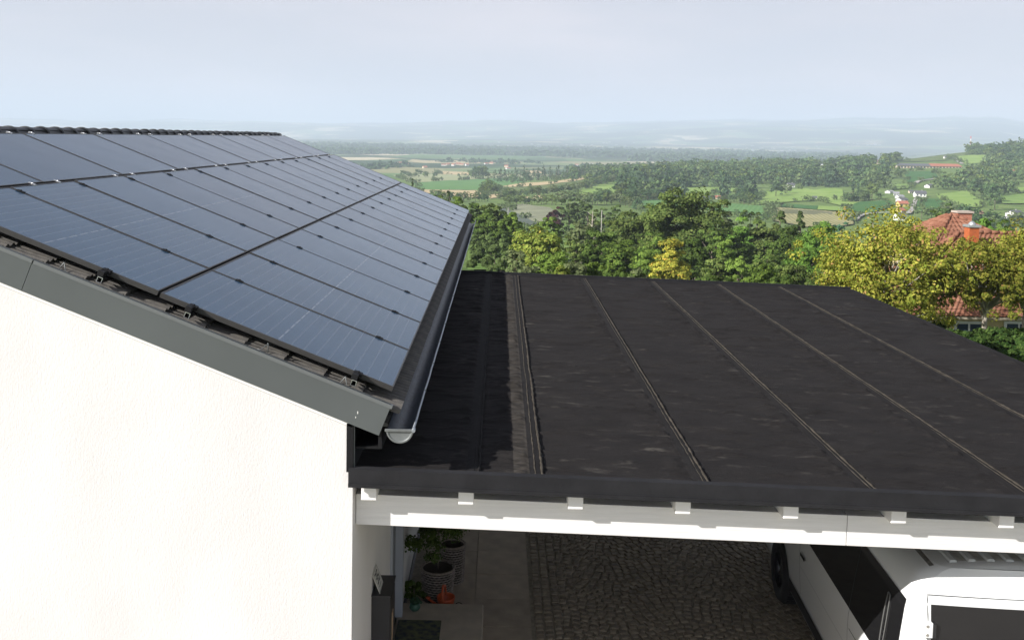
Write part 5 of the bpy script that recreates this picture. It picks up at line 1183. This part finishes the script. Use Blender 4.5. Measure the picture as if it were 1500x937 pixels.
bins = {'wood': [], 'wood3': [], 'wood2': [], 'spruce': [], 'oak': []}; PV = []
for q in range(8):
    V, F_, _ = crown(100+q, 5.0, 5.0, 18, 144, 1.6, 'round', rough=.35); V[:, 2] += 5.8; PV.append(V)
V, F_, _ = crown(120, 3.3, 7.5, 22, 120, 1.8, 'cone'); V[:, 2] += 7.5; PVC = V
for i in rest:
    d2 = vnoise(pts[i, 0]/160., pts[i, 1]/160., 66); s_ = (.55+.95*random.random()**1.3)*(1.0 if dens[i] > .4 else .7); a = random.uniform(0, 6.28)
    if d2 > .72 or (pys[i] < 245 and pxs[i] < 1190 and random.random() < .5): V = PVC; k = 'spruce'
    else: V = PV[random.randrange(8)]; k = (lambda u: random.choices(['wood', 'wood3', 'oak', 'wood2'], [3, 1+7*max(0, .5-u)*2, 1.5, .6+8*max(0, u-.5)*2])[0])(vnoise(pts[i, 0]/42., pts[i, 1]/60., 68))
    c, s = math.cos(a)*s_, math.sin(a)*s_; W_ = np.stack([V[:, 0]*c-V[:, 1]*s+pts[i, 0], V[:, 0]*s+V[:, 1]*c+pts[i, 1], V[:, 2]*s_+zs[i]-.4], -1); bins[k].append(W_)
for k, arr in bins.items():
    if arr: V = np.concatenate(arr); o = link('hillside_wood', npmesh('hillside_wood', V, np.arange(len(V)).reshape(-1, 4), LM[k])); tag(o, kind='stuff')
# ragged bushes along the field edges
arr = []
for k, P_ in FIELDS:
    if k in ('netd', 'darkf'): continue
    for (a, b), (c, d) in zip(P_, P_[1:]+P_[:1]):
        A_ = at(a, b, 200); B_ = at(c, d, 200); Ln = np.hypot(*(B_-A_)[:2]); n_ = int(Ln/5.5)
        if n_ > 160: n_ = 160
        for i in range(n_):
            f = (i+random.random())/n_; x, y = (A_+(B_-A_)*f)[:2]; x += random.gauss(0, 2); y += random.gauss(0, 2.5)
            if vnoise(x/28., y/28., 88) < .56: continue
            s_ = random.uniform(.18, .5)*(1 if y < 1100 else 1.3); V = PV[random.randrange(8)]; a_ = random.uniform(0, 6.28); c_, q_ = math.cos(a_)*s_, math.sin(a_)*s_
            arr.append(np.stack([V[:, 0]*c_-V[:, 1]*q_+x, V[:, 0]*q_+V[:, 1]*c_+y, V[:, 2]*s_+float(terr(x, y))-.6*s_], -1))
V = np.concatenate(arr); o = link('field_hedges', npmesh('field_hedges', V, np.arange(len(V)).reshape(-1, 4), LM['wood2'])); tag(o, kind='stuff')
# canopy of the distant riverside forest and scattered groves on the plain
arr = []; V0, _f, _ = crown(200, 26, 9, 16, 96, 8.5, 'round', rough=.5); V0[:, 2] += 8
def grove(x, y, s):
    a = random.uniform(0, 6.28); c, sn = math.cos(a)*s, math.sin(a)*s; z = float(terr(x, y)); arr.append(np.stack([V0[:, 0]*c-V0[:, 1]*sn+x, V0[:, 0]*sn+V0[:, 1]*c+y, V0[:, 2]*min(1.2, s)+z-3], -1))
n = 0
while n < 1500:
    D = random.uniform(3000, 5600); px_ = random.uniform(430, 1250); b = atD(px_, D)
    if vnoise(b[0]/900., b[1]/260., 71) < (.34 if D > 3500 else .6): continue
    grove(b[0], b[1], random.uniform(.8, 1.5)); n += 1
for k in range(330):
    D = random.uniform(1750, 3000); px_ = random.uniform(520, 900); b = atD(px_, D)
    if vnoise(b[0]/300., b[1]/220., 73) < .52: continue
    x0, y0 = topx(b)
    if not clear(x0, y0): continue
    grove(b[0], b[1], random.uniform(.35, .8))
V = np.concatenate(arr); o = link('riverside_forest', npmesh('riverside_forest', V, np.arange(len(V)).reshape(-1, 4), LM['wood3'])); tag(o, kind='stuff')
# ================================================================== FAR HOUSES
wm = {'w': mat('far_white', (.72, .71, .68), .9), 'c': mat('far_cream', (.62, .52, .38), .9), 'y': mat('far_yellow', (.62, .50, .16), .9), 'g': mat('far_grey', (.35, .35, .34), .9)}
rmt = {'d': mat('far_roof_dark', (.10, .10, .11), .8), 'g': mat('far_roof_grey', (.26, .26, .27), .8), 'r': mat('far_roof_red', (.36, .13, .08), .85), 'b': mat('far_roof_brown', (.22, .12, .085), .85)}
def fhouse(px_, py_, wpx, hpx, wc, rc, label, group=None, wins=True, base=None):
    b = at(px_, py_) if base is None else base; D = b[1]-CC[1]; w_ = wpx*D/CF; h_ = hpx*D/CF; d_ = max(6., min(w_*.8, 11)); rot = random.uniform(-.5, .5)
    r = empty('distant_house', (b[0], b[1]+d_/2, float(terr(b[0], b[1]+d_/2))-.5), rot); hw = w_/2*.92; wh = h_*.62+.5; rh = h_+.6
    mb = MB(); mb.box(-hw, hw, -d_/2, d_/2, -1.5, wh); mb.poly([(-hw, -d_/2, wh), (-hw, d_/2, wh), (-hw, 0, rh-.15)]); mb.poly([(hw, -d_/2, wh), (hw, 0, rh-.15), (hw, d_/2, wh)]); mb.build('wall', wm[wc], r)
    mb = MB(); e = .5; sl = (rh-wh)/(d_/2)
    for s_ in (-1, 1):
        P_ = [(-hw-e, s_*(d_/2+e), wh-e*sl), (hw+e, s_*(d_/2+e), wh-e*sl), (hw+e, 0, rh), (-hw-e, 0, rh)]; Q_ = [(p[0], p[1], p[2]+.18) for p in P_]
        mb.hexa([P_[0], P_[1], P_[3], P_[2], Q_[0], Q_[1], Q_[3], Q_[2]])
    rf = mb.build('roof', rmt[rc], r)
    if w_ > 5:
        mb = MB(); mb.box(hw*.3, hw*.3+.6, -.3, .3, rh-.6, rh+.7); mb.build('chimney', wm['g'], rf)
    if wins and wpx >= 5:
        nw = max(2, int(w_/2.6))
        for k in range(nw):
            x = -hw+(k+.5)*2*hw/nw; mb = MB(); mb.box(x-.5, x+.5, -d_/2-.03, -d_/2+.05, wh-1.9, wh-.7); mb.build('window', mg, r)
    tag(r, label, 'house', group)
for h in HOUSES: fhouse(*h)
for (x, y) in [(622, 246.5), (650, 243), (656, 242.5), (664, 243), (671, 242), (676, 242.5), (684, 243), (712, 241), (720, 240.5), (744, 248), (742, 245), (598, 243), (586, 240), (845, 243), (857, 242.5), (866, 242.3), (934, 241.8)]:
    fhouse(x, y, random.uniform(5, 8), random.uniform(2.4, 3.4), random.choice('wwc'), random.choice('rrg'), 'small hazy house of the settlements out on the plain', 'houses out on the plain', False)
# long building on the ridge
a = at(1314, 246.6); b = at(1409, 246.3); D = (a[1]+b[1])/2-CC[1]; a = pd(1314, 246.6, D); b = pd(1409, 246.3, D); Lb = b[0]-a[0]; gzb = min(a[2], b[2]); hh = 3.6
lb = empty('farm_hall', (a[0], a[1], gzb)); mb = MB(); mb.box(0, Lb, 0, 12, -4, hh); mb.build('wall', wm['c'], lb)
for (x0, x1, k, rh) in ((-.5, Lb*.52, 'd', 6.6), (Lb*.52+.02, Lb+.5, 'r', 7.0)):
    mb = MB(); mb.hexa([(x0, -1, hh), (x1, -1, hh), (x0, 13, hh), (x1, 13, hh), (x0+(0 if k == 'r' else 2), 6, rh), (x1-(3 if k == 'r' else 0), 6, rh), (x0+(0 if k == 'r' else 2), 6.05, rh), (x1-(3 if k == 'r' else 0), 6.05, rh)]); mb.build('roof', rmt[k], lb)
for k in range(20):
    x = (k+.5)*Lb/20; mb = MB(); mb.box(x-1.1, x+1.1, -.04, .06, .6, 2.9); mb.build('window', mg if k % 3 else rmt['b'], lb)
tag(lb, 'very long cream farm hall with grey and red roof on the hilltop', 'farm building')
# mast on the hill
D = 1620; b = atD(1417, D); mh = ztop(1417, 199.5, D)-b[2]; ma = empty('radio_mast', (b[0], b[1], b[2]))
mr_ = mat('mast_red', (.6, .05, .04), .6); mw_ = mat('mast_white', (.8, .8, .8), .6)
for k in range(6):
    z0, z1 = mh*k/6, mh*(k+1)/6-.02; mb = MB()
    for (sx, sy) in ((-1, -1), (1, -1), (1, 1), (-1, 1)): r0 = .9-.1*k; r1 = .8-.1*k; mb.tube([(sx*r0, sy*r0, z0), (sx*r1, sy*r1, z1)], .14, 4); mb.tube([(sx*r0, sy*r0, z0), (-sy*r1, sx*r1, z1)], .09, 4)
    mb.build('mast_section', mr_ if k % 2 else mw_, ma)
tag(ma, 'red and white radio mast on the wooded hill crest', 'mast')
# poles
for (x, y, D, lab) in ((744.5, 304, 480, 'white wooden pole at the edge of the netted orchard'), (881.8, 308.5, 240, 'pale straight pole standing before the small pine')):
    b = atD(x, D); h_ = ztop(x, y, D)-b[2]; r = empty('wooden_pole', tuple(b)); rr = .6*D/CF; mb = MB(); mb.tube([(0, 0, -.5), (0, 0, h_)], [rr, rr*.85], 8); mb.build('shaft', mat('pole_pale', (.36, .34, .30), .8), r)
    mb = MB(); mb.box(-rr*1.2, rr*1.2, -rr*1.2, rr*1.2, h_+.002, h_+.1); mb.build('cap', wm['g'], r); tag(r, lab, 'pole')
D = 235; b = atD(868, D); h_ = ztop(868, 309, D)-b[2]; r = empty('bare_tree', tuple(b)); mb = MB(); mb.tube([(0, 0, -.5), (0, 0, h_*.6), (.1, 0, h_)], [.25, .2, .06], 8); mb.build('trunk', m_paleb, r); mb = MB()
for k in range(10): a = k*1.7; z = h_*(.45+.05*k); mb.tube([(0, 0, z), (math.cos(a)*1.2, math.sin(a)*1.2, z+1.0)], [.12, .03], 4)
mb.build('branch', m_paleb, r); tag(r, 'bleached dead tree stump left of the pale pole', 'tree')
# far villages on the mountain foot
mb = MB()
for (x0, x1, y0, y1, n) in ((470, 660, 215, 223, 22), (700, 1000, 208, 222, 26), (1080, 1200, 213, 222, 22), (1240, 1290, 208, 214, 16)):
    for k in range(n):
        b = at(random.uniform(x0, x1), random.uniform(y0, y1), 3500, 20000); s_ = random.uniform(5, 13); z = float(terr(b[0], b[1])); mb.box(b[0]-s_, b[0]+s_, b[1]-s_/2, b[1]+s_/2, z-8, z+6)
o = mb.build('distant_villages', wm['g']); tag(o, kind='stuff')
# ================================================================== HAZE
hz_ = bpy.data.materials.new('haze'); hz_.use_nodes = True; t = hz_.node_tree; t.nodes.remove(t.nodes['Principled BSDF']); pv = t.nodes.new('ShaderNodeVolumePrincipled')
pv.inputs['Color'].default_value = (.72, .82, .98, 1); pv.inputs['Density'].default_value = HAZE_D; pv.inputs['Anisotropy'].default_value = .0
t.links.new(pv.outputs[0], t.nodes['Material Output'].inputs['Volume'])
zmin = float(Zg.min())-2; zmax = max(float(Zg.max()), 20)+10
mb = MB(); mb.box(-31500, 31500, -31500, 31500, zmin, zmax); o = mb.build('haze', hz_); tag(o, kind='stuff')
